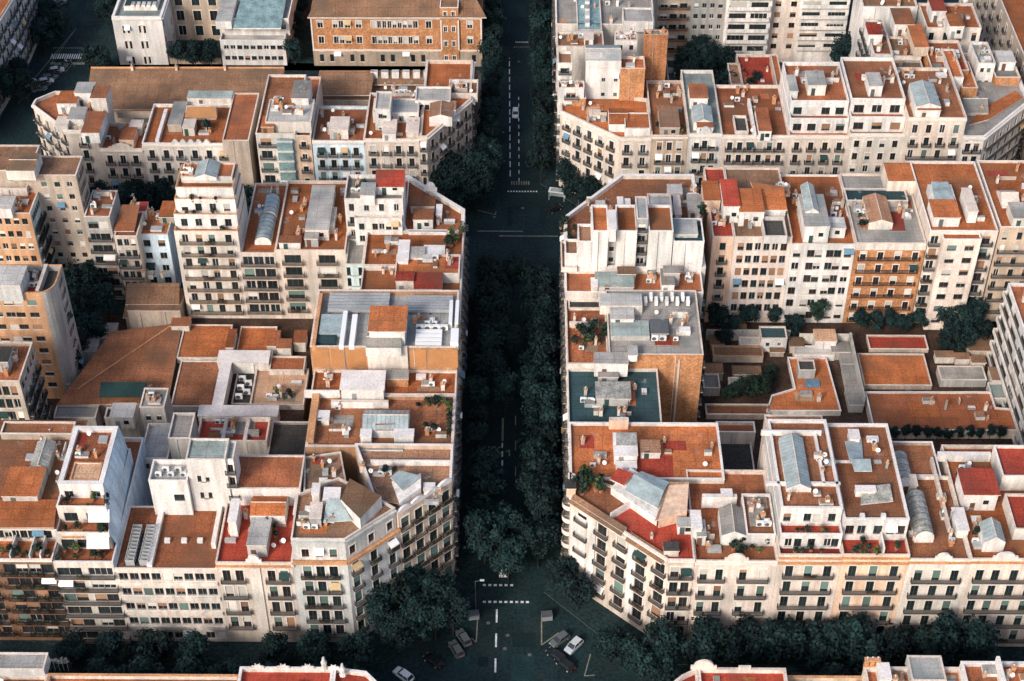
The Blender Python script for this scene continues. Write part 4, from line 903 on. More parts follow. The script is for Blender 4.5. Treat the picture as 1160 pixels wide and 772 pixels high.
hut(b, RZ(1085,1098,600,575,z+1.5), zr, 2.0, 'white', 'copingw', None); V(b, RZ(1150,1230,600,560,z+2), zr, z+2, 'offw', 'rr', par=.5); V(b, RZ(1136,1220,540,505,z+3), zr, z+3, 'offw', 'rr', par=.6, cop='copingw')
wallbox(b, RZ(1062,1122,520,516,z), zr, zr+1.8, 'white', 'copingw', 'terrace_divider'); wallbox(b, RZ(1074,1077,600,520,z), zr, z+.5, 'coping', 'coping', 'party_wall')
clutter(b, RZ(1102,1135,628,580,zr), zr, 4, 2, 2, 2, 3); clutter(b, RZ(1080,1110,555,525,zr), zr, 3, 2, 1, 1, 3)

# --- west row along the avenue
b = bld('apartment_building', 'wide orange tiled terrace with glass stair hut and red patch by the avenue', 'wide orange terrace building')
zD1 = 24.0; y0 = PT(730, 543, zD1)[1]; y1 = PT(730, 479, zD1)[1]; x1 = PT(820, 536, zD1)[0]
zr = V(b, rect(XR, y0, x1, y1), 0, zD1, 'offw', 'ro', par=.6, cop='copingw', cw=.35, fac={3: F(None, 6, bal='s'), 0: F(None, 5, w=1.2, h=1.8, top=4, bal=None, st='b', cols=[.75,.9])})
slab(b, 'terrace_floor', [(722,541),(763,541),(762,516),(722,517)], [zr+.04]*4, 'rr', .03)
hut(b, RZ(696,722,517,492,zr+2.2), zr, 2.3, 'white', 'copingw', 's'); slab(b, 'glass_roof', [(698,505),(721,505),(721,490),(698,490)], [zr+2.6]*2+[zr+2.7]*2, 'glassold', .08)
hut(b, RZ(726,748,514,500,zr+1.4), zr, 1.5, 'white', 'rp', 's'); hut(b, RZ(698,721,531,524,zr+1), zr, 1.1, 'white', 'copingw', None)
p = PT(744, 482, zr); wallbox(b, RZ(690,712,480,476,zD1+1), zr, zD1+1.8, 'peach', 'coping', 'chimney_stack')
clutter(b, RZ(750,815,535,485,zr), zr, 1, 3, 0, 1); clutter(b, RZ(655,690,535,485,zr), zr, 2, 2, 1, 1)
b = bld('apartment_building', 'dark teal flat roof building with small glass stair hut in the middle', 'dark teal roof building')
zD2 = 22.3; y2 = PT(700, 418, zD2-.0)[1]; x2 = PT(749, 470, zD2)[0]
zr = V(b, rect(XR, y1, x2, y2), 0, zD2, 'offw', 'rt', par=.6, cop='coping', fac={3: F(None, 6, bal='s'), 1: F(4, 5, bal=None, st='b')})
hut(b, RZ(676,714,452,434,zr+2), zr, 2.0, 'greyb', 'glassold', 's', ov=.2); hut(b, RZ(678,700,428,418,zr+2.2), zr, 2.2, 'greyw', 'rg', 's'); 
clutter(b, RZ(655,740,470,430,zr), zr, 3, 2, 2, 2); clutter(b, RZ(670,720,474,466,zr), zr, 3, 0, 0, 0)
b = bld('apartment_building', 'grey gravel roof building with a big bare brick party wall', 'grey roof brick wall building')
zD3 = 26.2; y3 = PT(720, 329, zD3)[1]; x3 = PT(797, 403, zD3)[0]; xm = PT(690, 403, zD3)[0]
zr = V(b, rect(xm, y2, x3, y3), 0, zD3, 'greyb', 'rg', par=.35, em={0:'brick'}, fac={1: F(None, 6, bal='s', st='b')})
mb = MB(); p = PT(770, 410, zD3-1); mb.box(p[0]-.18, p[0]+.18, y2-.2, y2-.02, 6, zD3-1.5, 'offw'); mb.build('drain_pipe', b.root)
zl = V(b, rect(XR, y2, xm, y3), 0, zD3-2.6, 'offw', 'rd', par=.8, fac={3: F(None, 6, bal='s')})
hut(b, RZ(674,712,404,392,zD3+2), zl, 3.4, 'white', 'rw', 's'); hut(b, RZ(712,722,404,394,zD3+1), zr, 1.6, 'white', 'rw', None); wallbox(b, RZ(645,673,372,370,zl), zl, zl+1.4, 'offw', 'coping', 'terrace_divider')
wallbox(b, RZ(692,736,382,364,zr+1), zr, zr+1.2, 'greyb', 'rgg', 'roof_light'); hut(b, RZ(692,718,362,350,zr+2), zr, 2.0, 'white', 'rw', 's'); hut(b, RZ(738,757,380,364,zr+.8), zr, 1.1, 'metaldk', 'metaldk', None)
for i in range(4): ac(b, *PT(742+(i%2)*9, 372+(i//2)*9, zr+1.2), zr, 1.4)
wallbox(b, RZ(680,728,344,330,zr+3), zr, zr+2.4, 'offw', 'rw', 'penthouse')
for i in range(9): ac(b, *PT(731+i*6, 345-(i%2)*5, zr), zr, 1.6, 1.57)
V(b, RZ(644,680,352,332,zl), zl, zl+.6, 'offw', 'rk', par=.3)
for i in range(16): plant(b, *PT(random.uniform(646,688), random.uniform(374,392), zl), zl, random.uniform(.9,1.9))
clutter(b, RZ(646,680,400,360,zl), zl, 3, 1, 1, 1, 3); clutter(b, RZ(740,790,395,350,zr), zr, 2, 2, 1, 1)
b = bld('apartment_building', 'low jumble of small orange roofs and grey huts under a blank white wall', 'jumbled small roofs building')
zD4 = 25.6; y4 = 272.7; x4 = PT(796, 326, zD4)[0]
zr = V(b, rect(XR, y3, x4, y4), 0, zD4, 'offw', 'rd', par=.6, cop='copingw', fac={3: F(None, 6, bal='s'), 1: F(2, 6, bal='s', st='b')})
hut(b, RZ(675,718,324,310,zr+2), zr, 2.2, 'lgrey', 'rgg', 's', tilt=.6); hut(b, RZ(700,720,313,305,zr+2), zr, 2.4, 'beige', 'rm', None); hut(b, RZ(750,764,324,306,zr+2.5), zr, 2.6, 'white', 'rg', 's'); hut(b, RZ(752,770,312,304,zr+3), zr, 3.4, 'greyb', 'rg', None); hut(b, RZ(670,677,326,316,zr+1.8), zr, 1.9, 'white', 'copingw', None)
clutter(b, RZ(725,748,325,310,zr), zr, 2, 1, 1, 1); clutter(b, RZ(775,792,325,312,zr), zr, 1, 1, 1, 1)
# --- far corner with blank white walls
b = bld('corner_building', 'corner building with stepped blank white rear walls and orange roof at the far right chamfer', 'blank white wall corner building', 'building')
zE = 26.5; c0 = PT(633, 246, zE); c1 = PT(705, 208, zE); xr = PT(735, 208, zE)[0]
zr = V(b, [(XR, y4), (PT(799,300,zE)[0], y4), (PT(799,300,zE)[0], YN), (c1[0], YN), (XR, c0[1])], 0, zE, 'offw', 'rb', par=1.0, cw=.6, cop='copingw', fac={4: F(None, 6, bal='s')})
def vx(px, y, z): return PT(px, y, z)[0]
zh = 36.0; yy = y4 + 8.0
def blk(x0, x1, ytop, yb, rm, par=.3, **k):
    X0, z = UY(x0, ytop, y4); X1 = UY(x1, ytop, y4)[0]; return V(b, rect(X0, y4-.035, X1, yb), 20, z, 'white', rm, par=par, cop='copingw', **k), z, X0, X1
lw = F(1, 4, w=1.0, h=1.2, fh=2.9, top=2.0, bal=None, st='b', blind=0)
blk(640, 655, 288, y4+5, 'rp', .5); blk(655, 671, 274, y4+6, 'rp', .5)
zt, zz, a, c = blk(671, 689.5, 262, y4+9, 'ro', .5); V(b, rect(c, y4+1.6, UY(699,262,y4)[0], y4+8), 10, zz-.5, 'greyw', 'rw', par=.1, fac={0: lw})
blk(699, 722, 262, y4+9, 'ro', .5); z5, zz, a, c = blk(735, 763, 262, y4+9, 'ro', .5)
X0 = UY(722,250,y4)[0]; X1 = UY(735,250,y4)[0]; V(b, rect(X0, y4+1.2, X1, y4+9), 10, zz+2.2, 'greyw', 'rw', par=.1, fac={0: F(1, 5, w=1.6, h=1.7, fh=3.0, top=1.4, bal='s', st='b', blind=.2)})
blk(763, 798, 274, y4+8, 'rt', .5)
hut(b, RZ(690,698,263,243,zh+1.5), zh-1, 3.4, 'white', 'copingw', None); hut(b, RZ(764,790,270,254,33), 31.5, 2.4, 'lgrey', 'rw', 's')
hut(b, RZ(700,706,234,224,zr+3), zr, 3, 'white', 'copingw', None); hut(b, RZ(708,714,234,226,zr+2.6), zr, 2.6, 'white', 'copingw', None)
V(b, RZ(735,762,246,222,zE+4), zr, zE+4.5, 'lgrey', 'rw', par=.3); hut(b, RZ(765,772,244,222,zr+3), zr, 3, 'offw', 'coping', None); hut(b, RZ(780,797,240,222,zr+2.4), zr, 2.6, 'lgrey', 'rw', 's'); hut(b, RZ(757,773,218,208,zr+3), zr, 2.6, 'lgrey', 'rw', 's')
V(b, RZ(636,654,292,262,30), 26, 27.2, 'offw', 'rp', par=.5)
for i in range(7): plant(b, *PT(random.uniform(634,650), random.uniform(256,276), zr), zr, random.uniform(1,1.8))
for i in range(5): plant(b, *PT(random.uniform(790,798), random.uniform(236,268), 31.5), 31.6, random.uniform(1,1.6))
clutter(b, RZ(766,796,236,212,zr), zr, 4, 2, 2, 2); clutter(b, RZ(660,700,245,225,zr), zr, 2, 2, 1, 1)

# --- north row rear facades
b = bld('apartment_building', 'pale pink rear facade with a grid of small square windows and red roof', 'pink building with square window grid')
P, z = FR(807, 897, 269, YB, YN, 275); (x0, y0), (x1, y1) = P[0], P[2]
V(b, rect(x0, y0, x0+(x1-x0)*.27, y1), 4, z, 'peach', 'rr', par=.4, fac={0: F(1, 7, w=1.3, h=2.0, fh=3.4, top=1.6, bal='-ssss', st='b', fr='fgreen')})
zr = V(b, rect(x0+(x1-x0)*.27+.02, y0, x1, y1), 4, z, 'pinkc', 'rm', par=.4, fac={0: F(6, 7, w=1.35, h=2.05, fh=3.45, top=1.6, bal=None, st='b', blind=.35, bl='blindb')})
hut(b, RZ(820,838,236,206,zr+4), zr, 4.4, 'white', 'rr', 's', win=True); hut(b, RZ(838,866,240,214,zr+4), zr, 3.8, 'white', 'ro', 's', win=True); V(b, RZ(866,892,268,246,zr+2), zr, zr+2.0, 'lgrey', 'rk', par=.8)
slab(b, 'tiled_roof', [(864,238),(892,238),(888,212),(850,206)], [zr+2.4,zr+2.4,zr+3.4,zr+3.4], 'ro'); wallbox(b, RZ(866,890,240,237,zr+2), zr, zr+2.2, 'white', name='penthouse'); hut(b, RZ(798,816,228,206,zr+3), zr, 3, 'peach', 'ro', None)
clutter(b, RZ(836,862,262,244,zr), zr, 3, 3, 1, 1, 3); clutter(b, RZ(805,826,262,240,zr), zr, 3, 1, 1, 1); clutter(b, RZ(880,900,225,208,zr), zr, 4, 2, 1, 1)
b = bld('apartment_building', 'white rear facade with rows of grouped windows and a tall glass topped roof hut', 'white grouped window building')
P, z = FR(897, 970, 277, YB, YN, 275); P[0] = (P[0][0]+.02, YB); (x0, y0), (x1, y1) = P[0], P[2]
zr = V(b, P, 4, z, 'white', 'ro', par=.4, fac={0: F(None, 6, w=1.6, h=2.0, fh=3.5, top=1.6, bal=None, st='b', cols=[.1,.32,.44,.62,.74,.9], blind=.6, bl='blindl')})
for k in range(6): edge_box(b.root, 'string_course', (x0+.2,YB), (x1-.2,YB), z-4.1-3.5*k, z-3.98-3.5*k, .1, 'white')
hut(b, RZ(912,940,258,222,zr+4.2), zr, 4.4, 'white', 'rw', 's', win=True); gable(b, RZ(913,928,240,210,zr+5), zr+4.5, .4, 1.0, 'y', 'white', 'glasslt'); hut(b, RZ(930,958,260,248,zr+2.4), zr, 2.6, 'white', 'rw', 's', win=True)
clutter(b, RZ(940,965,250,212,zr), zr, 3, 2, 1, 1); clutter(b, RZ(900,914,262,215,zr), zr, 3, 2, 1, 1)
b = bld('apartment_building', 'orange brick rear facade with white shutters and grey weathered roof', 'orange brick rear building')
P, z = FR(970, 1050, 276, YB, YN, 275); P[0] = (P[0][0]+.02, YB); (x0, y0), (x1, y1) = P[0], P[2]
zr = V(b, P, 2, z, 'brick', 'rg', par=.5, fac={0: F(4, 7, w=1.25, h=2.2, fh=3.5, top=2.4, bal='c', st='d', m=1.3, blind=.65, bl='blindl', bd=.5, balm='brick', fr='fbrown', plants=.3)})
edge_box(b.root, 'cornice', (x0,YB), (x1,YB), z-1.7, z-.02, .2, 'offw')
gable(b, RZ(985,1012,252,222,zr+2), zr, 1.8, .9, 'y', 'offw', 'rp', bars=False, name='stair_hut'); V(b, RZ(960,1030,222,208,zr+3), zr, zr+1.6, 'greyb', 'rt', par=.4); slab(b, 'terrace_floor', [(1008,262),(1026,262),(1022,240),(1006,240)], [zr+.05]*4, 'rr', .04)
clutter(b, RZ(966,988,262,225,zr), zr, 5, 3, 2, 2, 3); clutter(b, RZ(1015,1040,250,225,zr), zr, 3, 2, 1, 1)
b = bld('apartment_building', 'wide orange roof building with glazed skylight house and projecting pale bay', 'orange roof with projecting bay')
P, z = FR(1051, 1128, 262, YB, YN, 275); P[0] = (P[0][0]+.02, YB); (x0, y0), (x1, y1) = P[0], P[2]
zr = V(b, P, 4, z, 'cream', 'ro', par=.5, cop='copingw', fac={0: F(None, 7, w=1.7, h=2.2, fh=3.4, top=1.4, bal='s', st='b', cols=[.09,.85], bd=1.0, plants=.5)})
V(b, rect(x0+(x1-x0)*.17, YB-2.2, x0+(x1-x0)*.73, YB-.0), 4, z-.6, 'pinkc', 'ro', par=.2, cop='copingw', fac={0: F(2, 7, w=2.0, h=1.5, fh=3.4, top=1.6, bal=None, st='b', m=1.2, blind=.5)})
hut(b, RZ(1058,1088,248,228,zr+2.2), zr, 2.4, 'white', 'ro', 's'); slab(b, 'glass_roof', [(1060,234),(1084,234),(1074,206),(1055,206)], [zr+2.5,zr+2.5,zr+2.7,zr+2.7], 'glasslt', .3, 'white'); wallbox(b, RZ(1058,1085,234,210,zr+2), zr, zr+2.2, 'white', name='skylight_house')
wallbox(b, rect(PT(1022,262,z)[0], YB+18, x0, YN-.5), 4, z, 'cream', 'ro', 'wall'); clutter(b, RZ(1095,1118,255,210,zr), zr, 4, 1, 1, 1)
b = bld('apartment_building', 'ochre building with orange roof and triangular skylight at the right edge', 'ochre building with triangular skylight')
P, z = FR(1129, 1260, 258, YB+1, YN, 275); (x0, y0), (x1, y1) = P[0], P[2]
zr = V(b, P, 4, z, 'sand', 'ro', par=.5, cop='copingw', fac={0: F(8, 7, w=1.1, h=2.0, fh=3.4, bal='-c', st='b', plants=.5)})
gable(b, RZ(1136,1156,232,214,zr+1), zr, .5, 1.6, 'x', 'white', 'coping', bars=False, name='roof_house'); hut(b, RZ(1098,1108,240,214,zr+3), zr, 3, 'white', 'coping', None); hut(b, RZ(1148,1170,250,232,zr+2), zr, 2.4, 'offw', 'rg', 's'); clutter(b, rect(x0+1,y0+1,x0+12,y1-2), zr, 4, 1, 1, 1)
b = bld('apartment_building', 'white apartment block with long ribbon windows facing the right courtyard', 'white ribbon window block')
zz = 25; xw = PT(1141, 318, zz)[0]; ye = 270.0
V(b, rect(xw, 224.0, xw+16, ye), 0, zz, 'white', 'rd', par=.7, cop='copingw', fac={3: F(7, 6, w=4.6, h=1.5, fh=3.5, top=1.4, bal='c', st='b', m=.6, bd=.8, rail='s', blind=.3), 2: F(4, 6, st='b', bal=None)})
clutter(b, rect(xw+1, 235, xw+12, ye-1), zz-.7, 4, 2, 2, 1)

# --- courtyard buildings
platform(XR+22, 222.5, xw+.5, 282.5, 4.2)
for _o in list(bpy.data.objects):
    if _o.name.startswith('courtyard_ground'): _o['kind'] = 'structure'
b = bld('low_house', 'small white courtyard house with dark teal flat roof among trees', 'small white courtyard house', 'house')
zz = 8.2; V(b, RZ(862,892,384,370,zz), 0, zz, 'white', 'rt', par=.3, fac={0: F(2, 2, w=.8, h=1.0, fh=2.6, top=1.2, bal=None, st='b', m=1.2)}); V(b, RZ(838,861,391,382,6), 0, 6, 'white', 'rw', par=.2)
b = bld('courtyard_shed', 'orange roofed cabin on a long white garden wall', 'orange roofed garden cabin', 'cabin')
zz = 8; V(b, RZ(924,948,387,374,zz), 0, zz, 'white', 'rs', par=0, cop='coping'); V(b, RZ(900,946,402,392,6), 0, 6, 'white', 'rw', par=.2)
b = bld('low_roof_annex', 'low flat orange roof with blue tarpaulin and dark rooftop box in the courtyard', 'orange courtyard annex', 'annex')
zz = 5.6; zr = V(b, PZ([(868,466),(953,466),(936,405),(892,405),(900,440),(874,448)], zz), 0, zz, 'offw', 'ro', par=.35, cop='copingw'); V(b, RZ(905,924,420,408,zz+2), zr, zz+2, 'greyw', 'rk', par=.3)
slab(b, 'tarpaulin', [(912,438),(929,438),(928,430),(912,430)], [zr+.4]*4, 'bluetarp', .3, 'bluetarp'); clutter(b, RZ(900,935,460,440,zr), zr, 1, 2, 0, 0)
b = bld('low_roof_annex', 'low flat orange terrace hemmed by ivy under the orange brick facade', 'orange ivy terrace', 'annex')
V(b, RZ(979,1056,437,401,5.4), 0, 5.4, 'beige', 'ro', par=.3); V(b, RZ(985,1052,396,380,5.2), 0, 5.2, 'beige', 'rr', par=.4, cop='coping'); 
b = bld('workshop_building', 'long red orange flat roof hall with white north edge in the right courtyard', 'long red orange hall', 'hall')
zz = 6.6; zr = V(b, PZ([(990,488),(1172,488),(1158,464),(1128,462),(1122,444),(980,444)], zz), 0, zz, 'offw', 'rd', par=.4, cop='copingw'); clutter(b, RZ(1000,1140,482,452,zr), zr, 2, 2, 0, 0)
b = bld('courtyard_shed', 'grey flat roofed shed in the dark corner of the right courtyard', 'grey courtyard shed', 'shed')
V(b, RZ(1066,1118,431,415,6.2), 0, 6.2, 'greyb', 'rg', par=.1); 
b = bld('courtyard_shed', 'brown pitched roof pavilion beside the white ribbon window block', 'brown roof pavilion', 'pavilion')
V(b, RZ(1098,1128,398,380,6), 0, 6, 'beige', 'rm', par=0); V(b, RZ(1124,1146,452,434,6), 0, 6, 'lgrey', 'rgg', par=.3)
b = bld('courtyard_shed', 'terraced low greenhouse row with pale roofs behind the bare brick wall', 'pale greenhouse row', 'greenhouse')
V(b, RZ(808,865,404,392,6), 0, 6, 'beige', 'rm', par=.3, cop='copingo'); V(b, RZ(826,868,438,428,6), 0, 6, 'greyb', 'glassold', par=.2); V(b, RZ(797,816,440,424,6.5), 0, 6.5, 'greyb', 'rg', par=.3); V(b, RZ(800,872,470,458,5.6), 0, 5.6, 'beige', 'rb', par=.4)
V(b, RZ(812,856,490,478,10), 0, 10, 'offw', 'rd', par=.8, cop='copingw'); V(b, RZ(812,856,540,500,7), 0, 7, 'beige', 'rk', par=.4)
b = bld('garden_wall', 'pale garden wall running across the right courtyard', 'pale garden wall', 'wall')
q = PT(810, 402, 0)[1]; mb = MB(); root(b, RZ(800,900,400,395,3)); mb.box(PT(800,400,3)[0], PT(895,400,3)[0], q, q+.4, 0, 7.2, 'greyb'); mb.box(PT(905,402,3)[0], PT(965,402,3)[0], q-1, q-.6, 0, 7.0, 'offw'); mb.box(PT(975,470,3)[0], PT(975,470,3)[0]+.4, PT(980,470,3)[1], PT(975,396,3)[1], 0, 8, 'greyb'); mb.build('wall', b.root)

H3 = 2.9
for px, py, w, dp, h in ((812,386,3,3,3),(835,372,4,2.5,3),(902,388,3,3,3.2),(880,396,3,2,2.6),(808,418,4,3,3.5),(846,420,6,2.5,3.2)): shed(px, py, w, dp, h+H3, random.choice(['rm','rm']), 'beige', 'small brown roofed shed among the garden patios of the right courtyard', 'brown garden sheds of the right courtyard')
for px, py, w, dp, h in ((960,404,3,5,4),(964,425,3,6,4),(968,448,3,6,4.4),(952,394,4,3,4.5)): shed(px, py, w, dp, h+2, 'rg', 'greyb', 'small grey roofed lean-to in the dark passage beside the orange courtyard annex', 'grey lean-tos in the right courtyard passage')
for px, py, w, dp, h in ((1070,402,4,2,3),(1090,404,3,2,3),(1108,408,3,2,3.2),(1130,424,3,4,4)): shed(px, py, w, dp, h+H3, 'rp', 'offw', 'small pinkish roofed shed between the garden trees and the grey courtyard shed', 'pinkish garden sheds in the right courtyard')
# ================================================================ FAR LEFT BLOCK
YT = 326.6
b = bld('corner_building', 'cream corner building with curved cornice and roof huts by the far left side street', 'curved cream corner building', 'building')
z = 24.0
pa = PT(37,119,z); pm = PT(68,158,z); XG = UY(112,164,YT)[0]
xm = PT(72,160,z)[0]
poly = [pa, (xm, YT), (XG, YT), (XG, YT+26), (PT(60,100,z)[0]-3, YT+26+8), (pa[0], YT+24)]
poly = [pa, (xm, YT), (XG, YT), (XG, YT+17), (PT(62,104,z)[0], YT+17), (pa[0]+.2, YT+13.5)]
fk = dict(w=1.3, h=2.5, fh=3.7, top=1.9)
zr = V(b, poly, 0, z, 'cream', 'rd', par=.9, cop='copingw', fac={0: F(4, 6, bal='s', m=1.2, **fk), 1: F(None, 6, bal='s', **fk), 5: F(2, 6, bal='s', **fk)}, corn=CORN)
hut(b, RZ(92,112,152,128,zr+2.6), zr, 2.8, 'white', 'rd', 's', tilt=0); hut(b, RZ(64,86,118,104,zr+3), zr, 3, 'white', 'ro', 's'); hut(b, RZ(84,104,106,94,zr+4), zr, 4, 'white', 'rw', 's'); hut(b, RZ(76,94,136,122,zr+2), zr, 2, 'white', 'rw', None); hut(b, RZ(62,76,142,132,zr+2), zr, 1.8, 'offw', 'coping', None)
hut(b, RZ(102,120,112,98,zr+4), zr, 4, 'offw', 'rb', None); clutter(b, RZ(58,105,150,105,zr), zr, 7, 4, 2, 2)
b = bld('apartment_building', 'cream building with rounded cornice crest and small white roof cabin', 'cream building with roof cabin')
P, z = FR(112,161,169,YT,YT+11,165); P[0] = (XG+.02, YT); zr = V(b, P, 0, z, 'cream', 'rd', par=.8, fac={0: F(3, 6, bal='s', m=1.4, **fk)}, corn=CORN)
crest(b, (P[0][0]+P[1][0])/2, YT, z, 6.0, 1.5, 'cream'); hut(b, RZ(135,151,160,146,zr+2.4), zr, 2.6, 'peach', 'rd', 's'); hut(b, RZ(146,160,148,138,zr+1.5), zr, 1.8, 'offw', 'coping', None)
wallbox(b, RZ(133,178,131,129,z), zr, z+.8, 'beige', 'copingo', 'party_wall'); clutter(b, P, zr, 4, 2, 1, 1)
xg = P[1][0]
b = bld('apartment_building', 'white scalloped parapet building with yellow orange awning on its roof terrace', 'building with yellow orange awning')
P, z = FR(161,262,163,YT,YT+17,165); P[0] = (xg+.02, YT); zr = V(b, P, 0, z, 'offw', 'ro', par=.8, cop='copingw', fac={0: F(6, 6, bal='s', m=1.4, **fk)}, corn=CORN)
for i in range(5): crest(b, P[0][0]+8+i*1.9, YT, z, 1.7, 1.1)
slab(b, 'awning', [(209,133),(246,133),(244,121),(212,121)], [zr+2.6,zr+2.6,zr+3.2,zr+3.2], 'canvaso', .15, 'canvaso'); wallbox(b, RZ(210,244,128,121,zr+2), zr, zr+2.3, 'offw', name='penthouse')
hut(b, RZ(207,220,148,138,zr+1.6), zr, 2.2, 'offw', 'coping', 's'); hut(b, RZ(190,205,142,116,zr+2), zr, 2, 'beige', 'rg', None); hut(b, RZ(212,262,112,104,zr+2.4), zr, 2.4, 'offw', 'rgg', 's')
V(b, RZ(252,282,162,108,z+.8), 0, z+1.4, 'beige', 'rd', par=.3, cop='coping'); wallbox(b, RZ(176,180,160,125,z), zr, z+.4, 'copingw', name='party_wall')
for i in range(4): plant(b, *PT(random.uniform(225,240), random.uniform(138,150), zr), zr, random.uniform(1.2,2.2))
clutter(b, RZ(182,245,156,140,zr), zr, 4, 3, 2, 2)
b = bld('apartment_building', 'pale building with blue glazed bay and white rooftop clutter beside a dark gap', 'blue glazed bay building')
P, z = FR(291,353,152,YT,YT+26,165); (x0,y0),(x1,y1) = P[0], P[2]
zr = V(b, rect(x0,y0,x0+(x1-x0)*.72,y1), 0, z, 'offw', 'rb', par=.6, fac={0: F(None, 6, w=2.6, h=2.2, fh=3.6, top=1.3, bal='cs', st='b', cols=[.24,.72], plants=.3, fr='fgrey')})
mb = MB(); mb.box(x0+(x1-x0)*.38, x0+(x1-x0)*.66, YT-.9, YT-.25, 6, z-1.2, 'glassteal'); 
for k in range(6): mb.box(x0+(x1-x0)*.37, x0+(x1-x0)*.67, YT-1.0, YT-.25, 7+k*2.9, 7.5+k*2.9, 'white')
mb.build('glazed_bay', b.root)
V(b, rect(x0+(x1-x0)*.72+.02,y0,x1,y1), 0, z-.6, 'peach', 'rd', par=.6, fac={0: F(1, 6, w=1.2, h=1.6, fh=3.6, top=1.6, bal='s')})
V(b, RZ(300,352,138,112,z+2.6), zr, z+2.4, 'offw', 'rw', par=.2); hut(b, RZ(330,349,112,92,z+4), z, 4, 'white', 'rg', 's'); hut(b, RZ(296,310,146,134,zr+2), zr, 2.4, 'ochre', 'ro', 's'); hut(b, RZ(310,332,118,100,z+3), z, 2.6, 'offw', 'rb', None); clutter(b, RZ(302,350,132,104,z+2.2), z+2.2, 6, 3, 2, 2)
def far(name_l, short, x0, x1, y, wm, n, rm, back=26, bx=None, **k):
    b = bld('apartment_building', name_l, short); P, z = FR(x0,x1,y,YT,YT+back,155)
    kk = dict(w=1.25, h=2.4, fh=3.6, top=1.9, bal='s', m=1.4, blind=.35); kk.update(k)
    zr = V(b, P, 0, z, wm, rm, par=.8, fac={0: F(n, 6, **kk)}, corn=CORN); return b, P, z, zr
b, P, z, zr = far('grey white building with green shuttered balconies below a brown market roof', 'green shutter balcony building', 353, 412, 160, 'bluew', 4, 'rd', 15, fr='fgreen', bl='blindg')
hut(b, RZ(373,394,148,134,zr+2.6), zr, 2.8, 'offw', 'coping', 's'); clutter(b, P, zr, 5, 3, 2, 2)
b, P, z, zr = far('cream building with white courtyard penthouses between two corner streets', 'cream white penthouse building', 412, 475, 158, 'cream', 4, 'ro', 20)
V(b, RZ(422,474,128,112,zr+3), zr, zr+3, 'white', 'rw', par=.3, fac={0: F(4, 1, w=1.2, h=1.6, top=1, bal=None, st='b')}); hut(b, RZ(433,448,152,136,zr+2.4), zr, 2.4, 'white', 'coping', 's'); V(b, RZ(424,442,124,104,zr+6), zr, zr+6, 'lgrey', 'rw', par=.3, fac={0: F(2, 2, w=1, h=1.2, bal=None, st='b')}); hut(b, RZ(460,474,150,134,zr+2), zr, 2, 'offw', 'coping', None)
V(b, RZ(470,510,112,96,zr+4), zr-2, zr+3.4, 'white', 'rw', par=.4, fac={0: F(5, 1, w=1.1, h=1.5, top=1.2, bal=None, st='b')}); clutter(b, RZ(430,500,110,90,zr+2), zr+.0, 6, 4, 3, 2); clutter(b, P, zr, 4, 3, 2, 2)
xe = P[1][0]
b = bld('corner_building', 'beige corner building with triangular orange roof at the far left chamfer of the avenue', 'beige triangular roof corner building', 'building')
z = 22.6; e1 = PT(542,113,z); 
poly = [(xe+.02,YT), (PT(474,158,z)[0]+2, YT), (XL, e1[1]), (XL, e1[1]+18), (xe+.02, e1[1]+18)]
zr = V(b, poly, 0, z, 'sand', 'ro', par=.8, cw=.5, fac={0: F(1, 5, w=.9, bal='s'), 1: F(5, 6, bal='s', m=1.6, **fk), 2: F(None, 6, bal='s')}, corn=CORN)
gable(b, RZ(486,512,134,118,zr+2.4), zr, 2.6, .8, 'y', 'white', 'rp', bars=False, name='stair_hut'); hut(b, RZ(504,516,126,116,zr+2), zr, 2.2, 'white', 'rp', None)
V(b, RZ(508,541,108,92,zr+1), zr-1, zr+1.4, 'offw', 'rb', par=.8); clutter(b, RZ(505,538,112,96,zr), zr+.6, 3, 2, 2, 1); clutter(b, RZ(476,520,145,120,zr), zr, 2, 1, 1, 1)
b = bld('market_hall', 'long market hall with brown pantile roof behind the cream corner building', 'long brown market hall', 'market hall')
V(b, PZ([(100,121),(318,121),(322,80),(103,80)], 9), 0, 9, 'beige', 'rm', par=0)
slab(b, 'tiled_roof', [(96,124),(316,124),(322,77),(103,77)], [9.4,9.4,13.5,13.5], 'rm', .3); mb = MB(); p = PT(103,77,13.6); q = PT(322,77,13.6); mb.tube((*p,13.6),(*q,13.6),.3,.3,'copingo',5); mb.build('ridge_tiles', b.root)
for px in (150, 200, 255): p = PT(px, 79, 13.5); chimney(b, p[0], p[1], 13.3, 1.2, .6)
b = bld('market_hall', 'shorter hall with brown pantile roof in front of the orange brick palace', 'shorter brown pantile hall', 'market hall')
V(b, PZ([(352,112),(512,112),(545,82),(362,82)], 15), 0, 14.5, 'beige', 'rm', par=0)
slab(b, 'tiled_roof', [(356,108),(420,108),(424,80),(362,80)], [16,16,19,19], 'rm', .3); slab(b, 'tiled_roof', [(424,96),(540,96),(543,80),(424,80)], [16,16,18.4,18.4], 'rm', .3)
for i in range(10): p = PT(424+i*12, 84, 18); wallbox(b, rect(p[0]-.9,p[1]-.6,p[0]+.9,p[1]+.6), 16, 18.9, 'white', 'rw', 'dormer')
